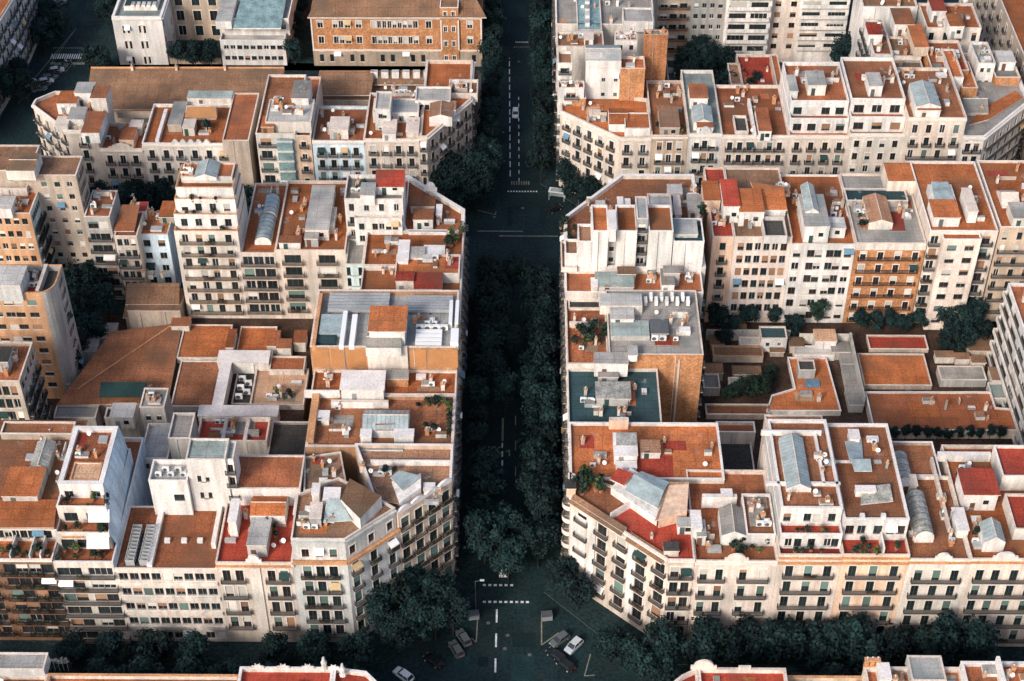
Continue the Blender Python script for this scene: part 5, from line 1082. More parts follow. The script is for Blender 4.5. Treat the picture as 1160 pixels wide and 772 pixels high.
# --- orange brick palace
b = bld('brick_building', 'orange brick palace with stone trimmed windows and brown hipped roof', 'orange brick palace', 'palace')
YP = 394.0; P, z = FR(353,546,19,YP,YP+34,40); (x0,y0),(x1,y1) = P[0], P[2]
V(b, P, 0, z, 'stone', 'rm', par=0, em={0:'brick',1:'brick',3:'brick'}, fac={0: F(None, 3, w=1.5, h=2.3, fh=4.9, top=1.4, bal=None, st='d', cols=[.055,.145,.175,.215,.28,.37,.40,.43,.46,.49,.52,.55,.58,.61,.69,.93], fr='fwhite', blind=.5, bl='blindl')})
edge_box(b.root, 'stone_base', (x0,YP), (x1,YP), .1, 5.0, .12, 'stone'); edge_box(b.root, 'string_course', (x0,YP), (x1,YP), 5.0, 5.4, .3, 'trim'); edge_box(b.root, 'string_course', (x0,YP), (x1,YP), z-.6, z-.05, .4, 'trim')
for i in range(16):
    c = x0 + (x1-x0)*(.05+.9*i/15); mb = MB(); 
    if i % 3 != 2: mb.box(c-.55, c+.55, YP-.16, YP-.13, 1.6, 3.8, 'glass'); mb.box(c-.7, c+.7, YP-.24, YP-.125, 1.35, 1.58, 'trim'); mb.build('window', b.root)
h = 3.6
slab(b, 'hipped_roof', [(348,20),(551,20),(538,-4),(362,-4)], [z+.3,z+.3,z+h,z+h], 'rm', .3)
slab(b, 'hipped_roof', [(362,-4),(538,-4),(548,-20),(350,-20)], [z+h,z+h,z+.5,z+.5], 'rm', .3)
tw0 = x0+(x1-x0)*.758; tw1 = x0+(x1-x0)*.865
V(b, rect(tw0, YP-.5, tw1, YP+6), 0, z+3.0, 'brick', 'rm', par=.2, cop='trim', fac={0: F(2, 4, w=.95, h=1.7, fh=4.6, top=1.2, bal=None, st='d', m=.9, fr='fwhite', blind=0)}, wname='tower')
for xx in (tw0, tw1-.3, x0+.02, x1-.4): mb = MB(); mb.box(xx, xx+.4, YP-.62 if xx in (tw0, tw1-.3) else YP-.2, YP-.5 if xx in (tw0, tw1-.3) else YP-.005, 5.5, z-.7, 'trim'); mb.build('quoin', b.root)
# --- white institute
b = bld('institute_building', 'large white institute with recessed court and green glass roof at the top of the photo', 'large white institute', 'institute')
YI = 394.0; P, z = FR(130,186,20,YI,YI+40,40); (x0,y0),(x1,y1) = P[0], P[2]
V(b, P, 0, z, 'white', 'rgg', par=.9, cop='copingw', cw=.6, fac={0: F(None, 3, w=1.1, h=2.4, fh=4.9, top=2.6, bal=None, st='d', cols=[.22,.28,.55,.61], blind=.1), 1: F(5, 3, w=1.1, h=2.4, fh=4.9, bal=None)}, corn=CORN)
V(b, RZ(140,178,9,-6,z), z-.9, z+.4, 'white', 'rt', par=.1)
for i in range(5): wallbox(b, RZ(148+i*6,152+i*6,6,2,z+1), z+.3, z+1.0, 'white', 'rw', 'roof_light')
X3 = UY(246,40,YI)[0]; V(b, rect(x1, YI+13, X3, YI+40), 0, z+1, 'stone', 'rg', par=.6, cop='copingw', fac={0: F(None, 3, w=2.2, h=3.2, fh=4.8, top=1.6, bal=None, st='d', cols=[.15,.48,.8], blind=0)})
mb = MB(); mb.box(x1, X3, YI+.5, YI+1, 0, 1.8, 'stone'); mb.build('garden_wall', b.root)
P2, z2 = FR(248,322,46,YI,YI+45,40); V(b, P2, 0, z2, 'white', 'rw', par=.8, cop='copingw', fac={0: F(9, 3, w=1.4, h=1.3, fh=3.4, top=1.6, bal=None, st='p', blind=.2)})
V(b, rect(P2[0][0], YI+4, P2[1][0]+1, YI+45), z2-.8, z2+4.4, 'white', 'rw', par=.6, cop='copingw', fac={0: F(8, 1, w=1.6, h=1.4, top=1.8, bal=None, st='p', blind=.2), 1: F(8, 1, w=1.4, h=1.4, top=1.8, bal=None, st='p')})
slab(b, 'glass_roof', [(264,32),(318,32),(326,-12),(276,-12)], [z2+4.2,z2+4.2,z2+6.4,z2+6.4], 'glassteal', .4, 'white'); wallbox(b, RZ(244,262,26,0,z2+5), z2+3, z2+5.4, 'white', 'rw', 'penthouse')
b = bld('corner_building', 'grey white corner block across the side street at the top left corner of the photo', 'top left corner block', 'building')
z = 22; a = PT(-34,74,z); c = PT(12,0,z); V(b, [(a[0]-60,a[1]-20),(a[0]-9,a[1]-20),a,c,(c[0],c[1]+40),(a[0]-60,c[1]+40)], 0, z, 'lgrey', 'ro', par=.8, cop='copingo', fac={2: F(None, 6, bal='s', **fk), 3: F(None, 6, bal='s', **fk), 1: F(3, 6, bal='s', **fk)}, corn=CORN)
# ================================================================ FAR RIGHT BLOCK
b = bld('corner_building', 'cream corner building with orange terrace roof at the far right chamfer of the avenue', 'far right cream corner building', 'building')
z = 22.6; e0 = PT(632,126,z); cX = PT(702,159,z)[0]; xe = UY(738,156,YT)[0]
zr = V(b, [(XR, e0[1]), (cX, YT), (xe, YT), (xe, YT+17), (XR, YT+22)], 0, z, 'cream', 'ro', par=.8, cw=.4, fac={0: F(5, 6, bal='s', m=1.6, **fk), 1: F(2, 6, bal='s', m=1.2, **fk), 4: F(None, 6, bal='s')}, corn=CORN)
gable(b, RZ(690,712,142,124,zr+2), zr, 2.2, .8, 'x', 'white', 'ro', bars=False, name='stair_hut'); V(b, RZ(708,737,146,128,zr+2.6), zr, zr+2.6, 'white', 'ro', par=.2, fac={0: F(1, 1, w=.9, h=1.2, bal=None, st='b')}); hut(b, RZ(668,680,132,126,zr+.8), zr, 1, 'white', 'coping', None); clutter(b, PZ([(650,130),(690,148),(690,120),(650,118)], zr), zr, 2, 2, 0, 1)
b, P, z, zr = far('grey stone building with three window bays and a planted terrace roof', 'grey three bay building', 738, 780, 154, 'stone', 3, 'rb', back=24, bal='-c'); hut(b, RZ(748,770,146,122,zr+2.4), zr, 2.6, 'beige', 'rp', 's', win=True); clutter(b, P, zr, 4, 3, 2, 2, 3)
b, P, z, zr = far('grey green roofed building with small gabled rooftop house', 'grey green roof building', 780, 818, 152, 'lgrey', 3, 'rgg', back=28); P0 = P; gable(b, RZ(786,808,140,122,zr+2), zr, 2.2, 1.0, 'y', 'white', 'glasslt'); hut(b, RZ(790,808,146,140,zr+2), zr, 2.2, 'white', 'rd', 's'); hut(b, RZ(782,802,112,96,zr+3), zr, 3, 'white', 'rd', 's'); crest(b, (P[0][0]+P[1][0])/2, YT, z, 3, 2, 'lgrey')
b, P, z, zr = far('pink building with flat orange roof and square light well', 'pink orange roof building', 818, 894, 154, 'pinkc', 6, 'rd', back=22); V(b, RZ(833,848,150,132,zr+1), zr, zr+1.2, 'offw', 'rk', par=.6); hut(b, RZ(860,874,150,124,zr+2.4), zr, 2.6, 'white', 'rd', 's', win=True); wallbox(b, RZ(854,857,152,112,z+.8), zr, z+.9, 'copingw', name='party_wall'); clutter(b, P, zr, 4, 3, 1, 2)
b, P, z, zr = far('white building with two set back terrace storeys on its roof', 'white set back terrace building', 894, 962, 154, 'cream', 4, 'rd', back=22)
V(b, rect(P[0][0]+.1,YT+2.2,P[1][0]-.1,YT+22), zr, z+3.3, 'white', 'rd', par=.9, cop='copingw', fac={0: F(4, 1, w=2.0, h=2.0, top=1.4, bal=None, st='b')}); zt = V(b, rect(P[0][0]+.2,YT+4.8,P[1][0]-.2,YT+22), z+2.4, z+6.6, 'white', 'rd', par=.9, cop='copingw', fac={0: F(4, 1, w=2.0, h=2.0, top=1.8, bal=None, st='b')})
hut(b, RZ(916,936,98,82,zt+2.6), zt, 2.8, 'offw', 'rw', 's'); hut(b, RZ(895,904,104,86,zt+2), zt, 2, 'white', 'rw', None); clutter(b, RZ(900,956,98,80,zt), zt, 5, 3, 2, 2)
for i in range(9): plant(b, random.uniform(P[0][0]+1,P[1][0]-1), YT+random.choice([1.2,3.6])+random.random()*.5, 0, random.uniform(1,1.6))
for o in list(bpy.data.objects)[-27:]:
    if o.name.startswith('potted_plant'): o.location.z = (z-.8) if o.location.y < YT+2.2 else z+2.5
b, P, z, zr = far('grey white building with stacked planted terraces and green awning frames', 'stacked planted terrace building', 962, 1025, 152, 'offw', 4, 'rb', back=23, bal='-', h=2.0)
V(b, rect(P[0][0]+.1,YT+2.0,P[1][0]-.1,YT+23), zr, z+3.4, 'white', 'rd', par=.9, cop='copingw', fac={0: F(3, 1, w=2.4, h=2.0, top=1.5, bal=None, st='b')}); zt = V(b, rect(P[0][0]+.2,YT+4.6,P[1][0]-.2,YT+23), z+2.5, z+6.8, 'white', 'rb', par=.9, cop='copingw', fac={0: F(3, 1, w=2.4, h=2.2, top=1.7, bal=None, st='b')})
hut(b, RZ(985,1000,99,84,zt+2.6), zt, 2.8, 'white', 'rw', 's'); V(b, RZ(968,1010,80,66,27), 0, 27, 'beige', 'rb', par=.3); clutter(b, RZ(970,1018,98,82,zt), zt, 5, 3, 2, 2)
b, P, z, zr = far('taller cream building with square rooftop house capped by pale glass', 'square rooftop house building', 1025, 1091, 134, 'cream', 4, 'rb', back=22, bal='-scc'); gable(b, RZ(1038,1066,122,96,zr+3), zr, 3.2, 1.0, 'y', 'white', 'glasslt'); hut(b, RZ(1040,1066,124,116,zr+3), zr, 2.6, 'white', 'rd', 's'); clutter(b, P, zr, 4, 2, 2, 2)
xe = P[1][0]
b = bld('corner_building', 'cream corner building with dark balconies along the chamfer near the right edge', 'right edge balcony corner building', 'building')
z = 23.4; e0 = UY(1118,146,YT)[0]; e1 = PT(1166,115,z)
zr = V(b, [(xe+.02,YT),(e0,YT),e1,(e1[0],e1[1]+22),(xe+.02,e1[1]+22)], 0, z, 'white', 'rg', par=.8, cw=.5, cop='copingw', fac={0: F(2, 6, bal='s', m=.9, **fk), 1: F(6, 6, bal='c', m=1.2, plants=.4, **fk), 2: F(None, 6, bal='s')}, corn=CORN)
gable(b, RZ(1092,1120,128,112,zr+1), zr, 1, 2.0, 'x', 'greyb', 'rg', bars=False, name='roof_house'); V(b, PZ([(1098,142),(1120,136),(1158,112),(1150,104),(1110,126)], zr+.2), zr, zr+.25, 'cream', 'ro', par=0); clutter(b, RZ(1095,1125,138,108,zr), zr, 4, 3, 2, 2)
def box(label, short, x0, x1, yf, yb, z, wm, rm, fac=None, par=.7, name='apartment_building', em=None, cop='coping', z0=0, b=None, cl=(3,2,1,1), cat='building'):
    nb = b or bld(name, label, short, cat); q = RZ(x0, x1, yf, yb, z); zr = V(nb, q, z0, z, wm, rm, par=par, fac=fac, em=em, cop=cop); clutter(nb, q, zr, *cl); return nb, q, zr
S4 = lambda n=None, **k: F(n, 7, w=1.3, h=2.0, fh=3.3, bal=None, st='b', **k)
b, q, zr = box('white west row building with brick flank facing the far right corner roof', 'white brick flank building', 664, 703, 76, 66, 31, 'white', 'rm', {0: F(None, 5, w=.9, h=1.0, fh=4.2, top=3.2, bal=None, st='b', cols=[.52,.88])}, cl=(3,2,1,1)); box('', '', 703, 731, 78, 64, 31, 'brick', 'ro', None, b=b, cl=(1,1,0,0)); gable(b, RZ(664,704,68,50,33), zr, 2.4, 1.2, 'x', 'white', 'rw', bars=False, name='roof_house'); wallbox(b, RZ(679,682,118,117,12), 8, 30, 'greyw', name='drain_pipe') if False else None
b, q, zr = box('white terraced building with small roof terraces beside the avenue far right', 'white terraced avenue building', 632, 662, 100, 92, 27, 'white', 'rp', {0: F(1, 4, w=2.4, h=1.6, fh=3.3, bal='s', st='b'), 3: F(4, 6, bal='s')}); V(b, RZ(632,648,76,62,30), 20, 31, 'white', 'rp', par=.7, fac={0: F(1, 3, w=2.2, h=1.5, fh=3.3, bal='s', st='b')}); V(b, RZ(648,664,112,100,24), 0, 24, 'brick', 'rb', par=.4)
b, q, zr = box('orange terrace roof building by the avenue below the pale flat roof block', 'orange terrace avenue building', 631, 684, 53, 36, 27, 'offw', 'rp', {3: F(5, 6, bal='s')}); hut(b, RZ(662,672,46,38,zr+2), zr, 2.2, 'white', 'coping', 's')
b, q, zr = box('pale flat roof block with narrow glazed strip at the top of the avenue', 'pale flat roof block', 630, 742, 28, -20, 26, 'offw', 'rg', {3: F(8, 6, bal='s')}, cop='copingw'); V(b, RZ(654,682,32,-10,27), zr, zr+1.0, 'greyb', 'glassteal', par=.2); 
for i in range(4): wallbox(b, RZ(663,668,26-i*8,21-i*8,zr+2), zr+.8, zr+2, 'white', 'rw', 'roof_vent')
V(b, RZ(706,740,30,14,27), zr, zr+3, 'white', 'rw', par=.4)
b, q, zr = box('small white roof house with bright orange cap behind the brick flank', 'orange cap roof house', 697, 722, 46, 36, 30, 'white', 'ro', {0: F(2, 5, w=1, h=1.4, bal=None, st='b')}, cl=(3,2,1,1))
b, q, zr = box('tall bare orange brick party wall building rising near the far right trees', 'tall bare brick building', 730, 757, 40, 34, 36, 'brickd', 'ro', cl=(2,1,0,0), cop='copingo')
b, q, zr = box('red flat roof hall beside the dark courtyard trees in the far right block', 'red flat roof hall', 842, 882, 108, 62, 12, 'offw', 'rr', name='workshop_building', cl=(1,1,0,0), cat='hall'); V(b, RZ(828,842,96,72,12), 0, 12, 'beige', 'rp', par=.4); V(b, RZ(882,890,108,62,14), 0, 14, 'sand', 'ro', par=.3)
b, q, zr = box('low teal courtyard roof with white edge in the far right block', 'low teal courtyard roof', 757, 782, 92, 66, 6, 'offw', 'rt', name='low_roof_annex', cl=(1,0,1,0), cat='annex')
def back(label, short, x0, x1, ybot, ytop, wm, fac, Y=None, cl=(4,3,1,1)):
    b = bld('apartment_building', label, short); Yb = PT((x0+x1)/2, ybot, 6)[1]; P, z = FR(x0, x1, ytop, Yb, Yb+22, (ybot+ytop)/2); zr = V(b, P, 0, z, wm, 'rd', par=.8, fac={0: fac}); clutter(b, P, zr, *cl); return b
back('beige rear block with brown panel stripes at the top edge of the photo', 'brown stripe rear block', 744, 782, 54, -26, 'beige', F(3, 7, w=2.0, h=1.5, fh=3.3, bal='c', st='b', balm='brick', blind=.5))
back('grey white rear block with small windows at the top edge of the photo', 'small window rear block', 782, 822, 54, -26, 'greyb', F(4, 7, w=1.2, h=1.4, fh=3.3, bal=None, st='b'))
back('white rear block with deep balcony bands and dark window strips', 'deep balcony band block', 822, 874, 56, -28, 'white', F(2, 7, w=4.6, h=1.9, fh=3.4, bal='c', st='b', m=1.0, plants=.5, rail='s', bd=1.2))
back('pinkish rear block with pairs of rust coloured windows', 'rust window rear block', 874, 906, 50, -28, 'pinkc', F(2, 7, w=1.6, h=1.6, fh=3.3, bal=None, st='b', fr='fbrown', bl='blindb', blind=.7))
back('white rear block with long balcony lines under the top edge of the photo', 'long balcony line block', 906, 962, 50, -28, 'white', F(2, 7, w=4.8, h=1.7, fh=3.3, bal='c', st='b', m=.8, plants=.3, rail='s'))
# east row of the far right block, seen over its roofs
b, q, zr = box('white east row building with narrow angled rear facade and red hut', 'narrow angled rear building', 990, 1012, 62, 22, 27, 'white', 'rd', {3: F(6, 6, w=1.2, h=1.9, bal='s', st='b'), 0: F(2, 6, bal=None, st='b')}); hut(b, RZ(984,1000,40,28,zr+3), zr, 3, 'white', 'rr', 's'); 
b, q, zr = box('brown roofed east row house with white parapet and chimney row', 'brown roof white parapet house', 1010, 1044, 64, 42, 26, 'offw', 'rm', {0: F(3, 5, bal=None, st='b')}, par=.5); hut(b, RZ(1014,1036,30,12,zr+3), zr, 3.4, 'white', 'rb', 's', win=True)
b, q, zr = box('grey roofed east row house above a plain grey wall', 'grey roof plain wall house', 1014, 1050, 90, 68, 25, 'greyb', 'rm', None, cl=(2,1,1,0))
b, q, zr = box('orange roofed east row house with brick rear wall and white side strip', 'orange roof brick rear house', 1056, 1098, 80, 46, 27, 'brick', 'rd', None, cl=(5,3,1,1)); V(b, RZ(1078,1092,88,56,28), 16, 28, 'white', 'ro', par=.4); hut(b, RZ(1036,1052,56,30,zr+2), zr, 2.4, 'sand', 'ro', None)
b, q, zr = box('pale green roof house with tall white rear wall and small windows', 'pale green roof house', 1108, 1128, 72, 48, 28, 'white', 'rgg', {0: F(2, 5, w=.9, h=1.2, fh=3.6, bal=None, st='b')}, cl=(3,2,2,1)); V(b, RZ(1090,1108,100,70,26), 0, 26, 'brick', 'ro', par=.4); V(b, RZ(1128,1156,88,58,25), 0, 25, 'brick', 'rg', par=.6); hut(b, RZ(1132,1150,74,62,26), 24.4, 2.4, 'white', 'rw', 's')
b, q, zr = box('white east row house with orange and grey roof patches near the top right', 'orange grey patch roof house', 1050, 1112, 32, 4, 27, 'offw', 'ro', {0: F(4, 5, bal=None, st='b')}, cl=(8,4,2,2)); hut(b, RZ(1076,1092,32,18,zr+3), zr, 3.4, 'white', 'ro', 's', win=True); hut(b, RZ(1056,1072,14,0,zr+3), zr, 3.2, 'white', 'rr', 's')
b, q, zr = box('east row house with grey and white roof boxes at the top edge', 'grey white box roof house', 978, 1040, 8, -20, 27, 'white', 'rm', None, cl=(8,4,2,2)); 
b = bld('corner_building', 'beige facade across the far right street at the top right corner of the photo', 'top right street facade', 'building'); z = 24; a = PT(1136,6,z); V(b, [(a[0],a[1]-60),(a[0]+40,a[1]-60),(a[0]+40,a[1]+40),(a[0],a[1]+40)], 0, z, 'beige', 'ro', par=.8, fac={3: F(16, 6, bal='s', **fk)})
# filler of the far blocks' inner roofs
b, q, zr = box('flat courtyard workshop between the yellow awning building and the market hall', 'flat courtyard workshop', 262, 292, 178, 130, 6, 'greyb', 'rk', name='workshop_building', cl=(1,0,1,0), cat='workshop')
b, q, zr = box('low dark courtyard roof under the small gabled rooftop house', 'low dark courtyard roof', 740, 840, 96, 84, 4, 'greyb', 'rk', name='low_roof_annex', cl=(0,0,0,0), cat='annex')
# ================================================================ NEAR ROW (its roofs rise into the bottom of the frame)
YF = 173.6
def near(label, short, x0, x1, y, wm, rm, dep=34, cop='coping', cl=(3,2,1,1), name='apartment_building'):
    b = bld(name, label, short); P, z = FR(x0, x1, y, YF, YF-dep); P = rect(P[0][0], YF-dep, P[1][0], YF); zr = V(b, P, 0, z, wm, rm, par=.9, cop=cop, cw=.4, fac={2: F(None, 6, bal='s')}); clutter(b, rect(P[0][0]+.5, YF-6, P[1][0]-.5, YF-.5), zr, *cl); return b, P, z, zr
b, P, z, zr = near('near row building with pale grey flat roof box at the lower left edge', 'pale grey roof box building', -60, 55, 764, 'offw', 'rd'); V(b, RZ(-20,49,757,738,zr+3), zr, zr+2.6, 'lgrey', 'rw', par=.2)
xa = P[1][0]
b, P, z, zr = near('near row building with thin tiled parapet at the bottom edge left of the statues', 'thin tiled parapet building', 55, 272, 764, 'cream', 'rd', cop='copingo', cl=(0,0,0,0))
for i in range(5): antenna(b, *PT(58+i*5, 760, zr), zr, 3)
b, P, z, zr = near('near row building with white sculpted parapet and orange roof at the bottom edge', 'white sculpted parapet building', 272, 378, 756, 'offw', 'rr', cop='copingw', cl=(0,0,0,0))
xs = P[1][0]; d = 16
V(b, [(xs+.02, YF-34), (xs+d, YF-34), (xs+d, YF-12), (xs+d*.35, YF-.8), (xs+.02, YF)], 0, z, 'offw', 'rr', par=.9, cop='copingw', cw=.4)
def statue(x, Y, z, s=1):
    mb = MB(); mb.tube((x,Y,z),(x,Y,z+.35*s),.42*s,.36*s,'white',8); mb.tube((x,Y,z+.35*s),(x,Y,z+1.1*s),.26*s,.36*s,'white',8); mb.tube((x,Y,z+1.1*s),(x,Y,z+1.5*s),.34*s,.14*s,'white',8); mb.tube((x,Y,z+1.5*s),(x,Y,z+1.95*s),.2*s,.14*s,'white',8); mb.build('finial', b.root)
def shell(x, Y, z, w=2.0):
    mb = MB(); n = 9
    for i in range(n):
        a = math.pi*i/(n-1); r = w*.5*(1.0 if i % 2 else .72); mb.tube((x,Y,z),(x-math.cos(a)*r,Y,z+.15+math.sin(a)*r*1.05),.2,.1,'white',5)
    mb.box(x-w*.55, x+w*.55, Y-.2, Y+.2, z-.05, z+.3, 'white'); mb.build('shell_ornament', b.root)
for px in (291, 320, 348): shell(UY(px,750,YF-.25)[0], YF-.25, z+.1)
for px in (366, 388): statue(UY(px,745,YF-.25)[0], YF-.25 if px < 380 else YF-1.6, z+.1, 1.5)
shell(UY(377,748,YF-.3)[0], YF-.3, z+.1, 1.8); shell(xs+d*.6, YF-6, z+.1, 1.6)
b, P, z, zr = near('near row building with round headed crest and red roof below the right trees', 'round headed crest building', 790, 890, 757, 'pinkc', 'rr', cl=(0,0,0,0)); xs = P[0][0]; d = 14
V(b, [(xs-d, YF-34), (xs-.02, YF-34), (xs-.02, YF), (xs-d*.2, YF-1.6), (xs-d, YF-12)], 0, z, 'pinkc', 'rr', par=.9, cw=.4)
crest(b, xs+1.0, YF-.4, z+.1, 4.4, 2.3, 'pinkc'); wallbox(b, rect(UY(836,757,YF)[0], YF-.5, UY(850,757,YF)[0], YF-.1), z, z+.9, 'offw', name='parapet_block')
b, P, z, zr = near('near row building with low tiled parapet between two right side roofs', 'low tiled parapet building', 890, 978, 766, 'sand', 'rm', cop='copingo', cl=(2,3,0,1))
b, P, z, zr = near('near row building with brick chimneys and grey roof box at the lower right', 'brick chimney roof building', 978, 1088, 756, 'cream', 'rd', cl=(2,3,1,1)); V(b, RZ(1033,1072,772,744,zr+2), zr, zr+2.2, 'lgrey', 'rw', par=.15); 
for k in range(3): x, y = PT(982+k*6, 750, zr+2); chimney(b, x, y, zr, 2.6, .7, 'brick')
hut(b, RZ(997,1010,770,752,zr+2), zr, 2.0, 'white', 'copingw', None)
b, P, z, zr = near('near row building with white parapet at the lower right corner of the photo', 'white parapet corner roof', 1088, 1230, 750, 'white', 'rd', cop='copingw', cl=(7,3,2,1)); wallbox(b, RZ(1136,1140,772,744,z+1.5), zr, z+1.6, 'white', 'copingw', 'party_wall')
# ================================================================ GROUND, STREETS
def structure(o): o['kind'] = 'structure'; return o
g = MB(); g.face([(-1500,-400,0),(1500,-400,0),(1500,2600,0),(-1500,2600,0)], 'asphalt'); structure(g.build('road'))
AX = (XL+XR)/2
def pavement(x0, y0, x1, y1, c=17):
    k = 4.6
    p = [(x0-k+c,y0-k),(x1+k-c,y0-k),(x1+k,y0-k+c),(x1+k,y1+k-c),(x1+k-c,y1+k),(x0-k+c,y1+k),(x0-k,y1+k-c),(x0-k,y0-k+c)]
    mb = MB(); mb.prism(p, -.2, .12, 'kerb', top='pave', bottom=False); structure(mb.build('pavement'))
    q = inset(p, 24); mb = MB(); mb.face([(x,y,.124) for x,y in q], 'earth'); structure(mb.build('courtyard_ground'))
pavement(XL-111, YS, XL, YN); pavement(XR, YS, XR+111, YN); pavement(XL-111, YT, XL, YT+64); pavement(XR, YT, XR+111, YT+113)
pavement(XL-111, YF-113, XL, YF); pavement(XR, YF-113, XR+111, YF); pavement(XL-111-131, YT, XL-131, YT+113); pavement(XL-111, 396, XL, 480)
pavement(XR+131, YS, XR+242, YN); pavement(XR+131, YT, XR+242, YT+113); pavement(XL-242, YS, XL-131, YN)
def mark(name, rects, m='paint', z=.006):
    mb = MB()
    for r in rects: mb.face([(x,y,z) for x,y in r], m)
    return structure(mb.build(name))
def lane(px, y0, y1, x2=None, w=.28, dash=None, name='lane_line', m='paint'):
    a = PT(px, y0, 0); c = PT(x2 or px, y1, 0); rs = []; L = a[1]-c[1] if a[1] > c[1] else c[1]-a[1]; ya, yb = sorted((a[1], c[1])); xa, xb = (a[0], c[0]) if a[1] < c[1] else (c[0], a[0])
    y = ya
    while y < yb:
        e = min(yb, y + (dash[0] if dash else yb-ya)); t = ((y+e)/2-ya)/(yb-ya); x = xa+(xb-xa)*t; rs.append(rect(x-w/2, y, x+w/2, e)); y += (sum(dash) if dash else 1e9)
    mark(name, rs, m)
lane(563, 685, 762, 561, .34, (3.2, 2.6))
lane(569.5, 474, 500, w=.42, m='painty'); lane(569, 502, 538, w=.3, dash=(1.6,1.0)); lane(584, 470, 540, w=.2, dash=(3,4.5), m='painty')
lane(577, 66, 200, 578, .26, (2.6, 1.4)); lane(587.5, 110, 206, 588, .22, (1.6, 1.8)); 
def dots(name, px0, px1, py, n, w=.55, h=.5, m='paint', fill=.55):
    a = PT(px0, py, 0); c = PT(px1, py, 0); st = (c[0]-a[0])/n; mark(name, [rect(a[0]+i*st, a[1]-h/2, a[0]+i*st+st*fill, a[1]+h/2) for i in range(n)], m)
dots('crosswalk', 547, 584, 663, 6); dots('crosswalk', 547, 602, 682, 9); dots('crosswalk', 575, 610, 217, 11, h=.5); dots('crosswalk', 579, 601, 207.5, 8, h=1.6, m='painty'); dots('crosswalk', 584, 603, 48, 10, h=.6); dots('crosswalk', 582, 602, 53.5, 9, h=.5, m='painty')
dots('crosswalk', 58, 94, 64, 14, h=2.6, fill=.5); dots('crosswalk', 57, 96, 72, 1, h=1.2, m='painty', fill=1); dots('crosswalk', 60, 120, 54.5, 26, h=.5, m='painty')
mark('stop_line', [rect(PT(541,262,0)[0], PT(541,262,0)[1]-.16, PT(592,262,0)[0], PT(541,262,0)[1]+.16), rect(PT(565,267.5,0)[0], PT(565,267.5,0)[1]-.16, PT(632,267.5,0)[0], PT(565,267.5,0)[1]+.16)], 'painty')
def stroke(name, pts, w=.22, m='painty'):
    mb = MB()
    for (p, q) in zip(pts[:-1], pts[1:]):
        a, c = Vector(PT(*p, 0)), Vector(PT(*q, 0)); d = (c-a).normalized(); n = Vector((-d.y, d.x))*w/2; mb.face([(*(a-n),.008),(*(c-n),.008),(*(c+n),.008),(*(a+n),.008)], m)
    structure(mb.build(name))
stroke('parking_line', [(613.5,699),(613.5,731),(633,717)], .24); stroke('parking_line', [(541,702),(539.5,728),(534,723)], .2); stroke('parking_line', [(669,741),(662,766),(674,765)], .2); stroke('parking_line', [(540,238),(561,243.5),(562,240)], .2)
for i in range(9): stroke('parking_line', [(20+i*9, 118-i*6),(27+i*9, 110-i*6)], .14)
stroke('lane_line', [(40,88),(120,-8)], .2); stroke('lane_line', [(58,72),(104,8)], .15)
def road_text(s, px, py, size):
    cu = bpy.data.curves.new('road_lettering', 'FONT'); cu.body = s; cu.size = size; cu.align_x = 'CENTER'; cu.materials.append(MATS['painty'])
    tmp = bpy.data.objects.new('tmp', cu); COL.objects.link(tmp); dg = bpy.context.evaluated_depsgraph_get(); me = bpy.data.meshes.new_from_object(tmp.evaluated_get(dg)); bpy.data.objects.remove(tmp)
    o = bpy.data.objects.new('road_lettering', me); COL.objects.link(o); p = PT(px, py, 0); o.location = (p[0], p[1], .012); o.scale = (.8, 1.6, 1); structure(o)
road_text('SOC', 560.5, 514, 1.9)
stroke('road_arrow', [(573,512),(577,510),(577,517)], .3)
rr_ = random.Random(3); PA = []
for i in range(26):                        # asphalt repairs and covers
    px, py = rr_.choice([(rr_.uniform(545,600), rr_.uniform(690,768)), (rr_.uniform(545,620), rr_.uniform(222,258)), (rr_.uniform(430,740), rr_.uniform(735,768)), (rr_.uniform(566,600), rr_.uniform(5,200)), (rr_.uniform(40,110), rr_.uniform(5,60))])
    x, y = PT(px, py, 0); a, c = rr_.uniform(.5,2.6), rr_.uniform(.5,4)
    if any(abs(x-q[0]) < a+q[2] and abs(y-q[1]) < c+q[3] for q in PA): continue
    PA.append((x,y,a,c)); mark('asphalt_patch', [rect(x-a, y-c, x+a, y+c)], rr_.choice(['asphaltd','asphaltl']), .003)
for px, py in ((553,706),(572,735),(600,742),(560,246),(592,236),(575,720),(588,70),(570,150)):
    x, y = PT(px, py, 0); mb = MB(); mb.face([(x+.38*math.cos(k*.5236), y+.38*math.sin(k*.5236), .0075) for k in range(12)], 'metaldk'); structure(mb.build('manhole_cover'))
# ================================================================ TREES
import mathutils
rt_ = random.Random(5)
def crown_mesh(k, m, R0=4.4, H=6.4, n=3400, size=.34, lobes=17):
    r = random.Random(100+k*7); mb = MB(); L = []
    for i in range(lobes):
        a = r.random()*6.283; rr = R0*.68*math.sqrt(r.random()); zz = r.uniform(-.42,.42)*H; sh = math.sqrt(max(.1, 1-(zz/(H*.62))**2)); L.append((Vector((rr*sh*math.cos(a), rr*sh*math.sin(a), zz)), r.uniform(1.2,2.1)*R0/4.4))
    for i in range(n):
        c, q = L[r.randrange(lobes)]
        d = Vector((r.gauss(0,1), r.gauss(0,1), r.gauss(.25,1))).normalized(); p = c + d*q*(.5+.62*r.random()); nn = (d*1.2 + Vector((r.uniform(-1,1), r.uniform(-1,1), r.uniform(-.2,1)))).normalized()
        u = nn.orthogonal().normalized(); u.rotate(mathutils.Quaternion(nn, r.random()*6.28)); w = nn.cross(u); s = size*r.uniform(.55,1.25)
        mb.face([p-u*s-w*s*.2, p+w*s*.7-u*.1*s, p+u*s+w*s*.15, p+u*.1*s-w*s*.65], m)
    return mb.mesh('crown')
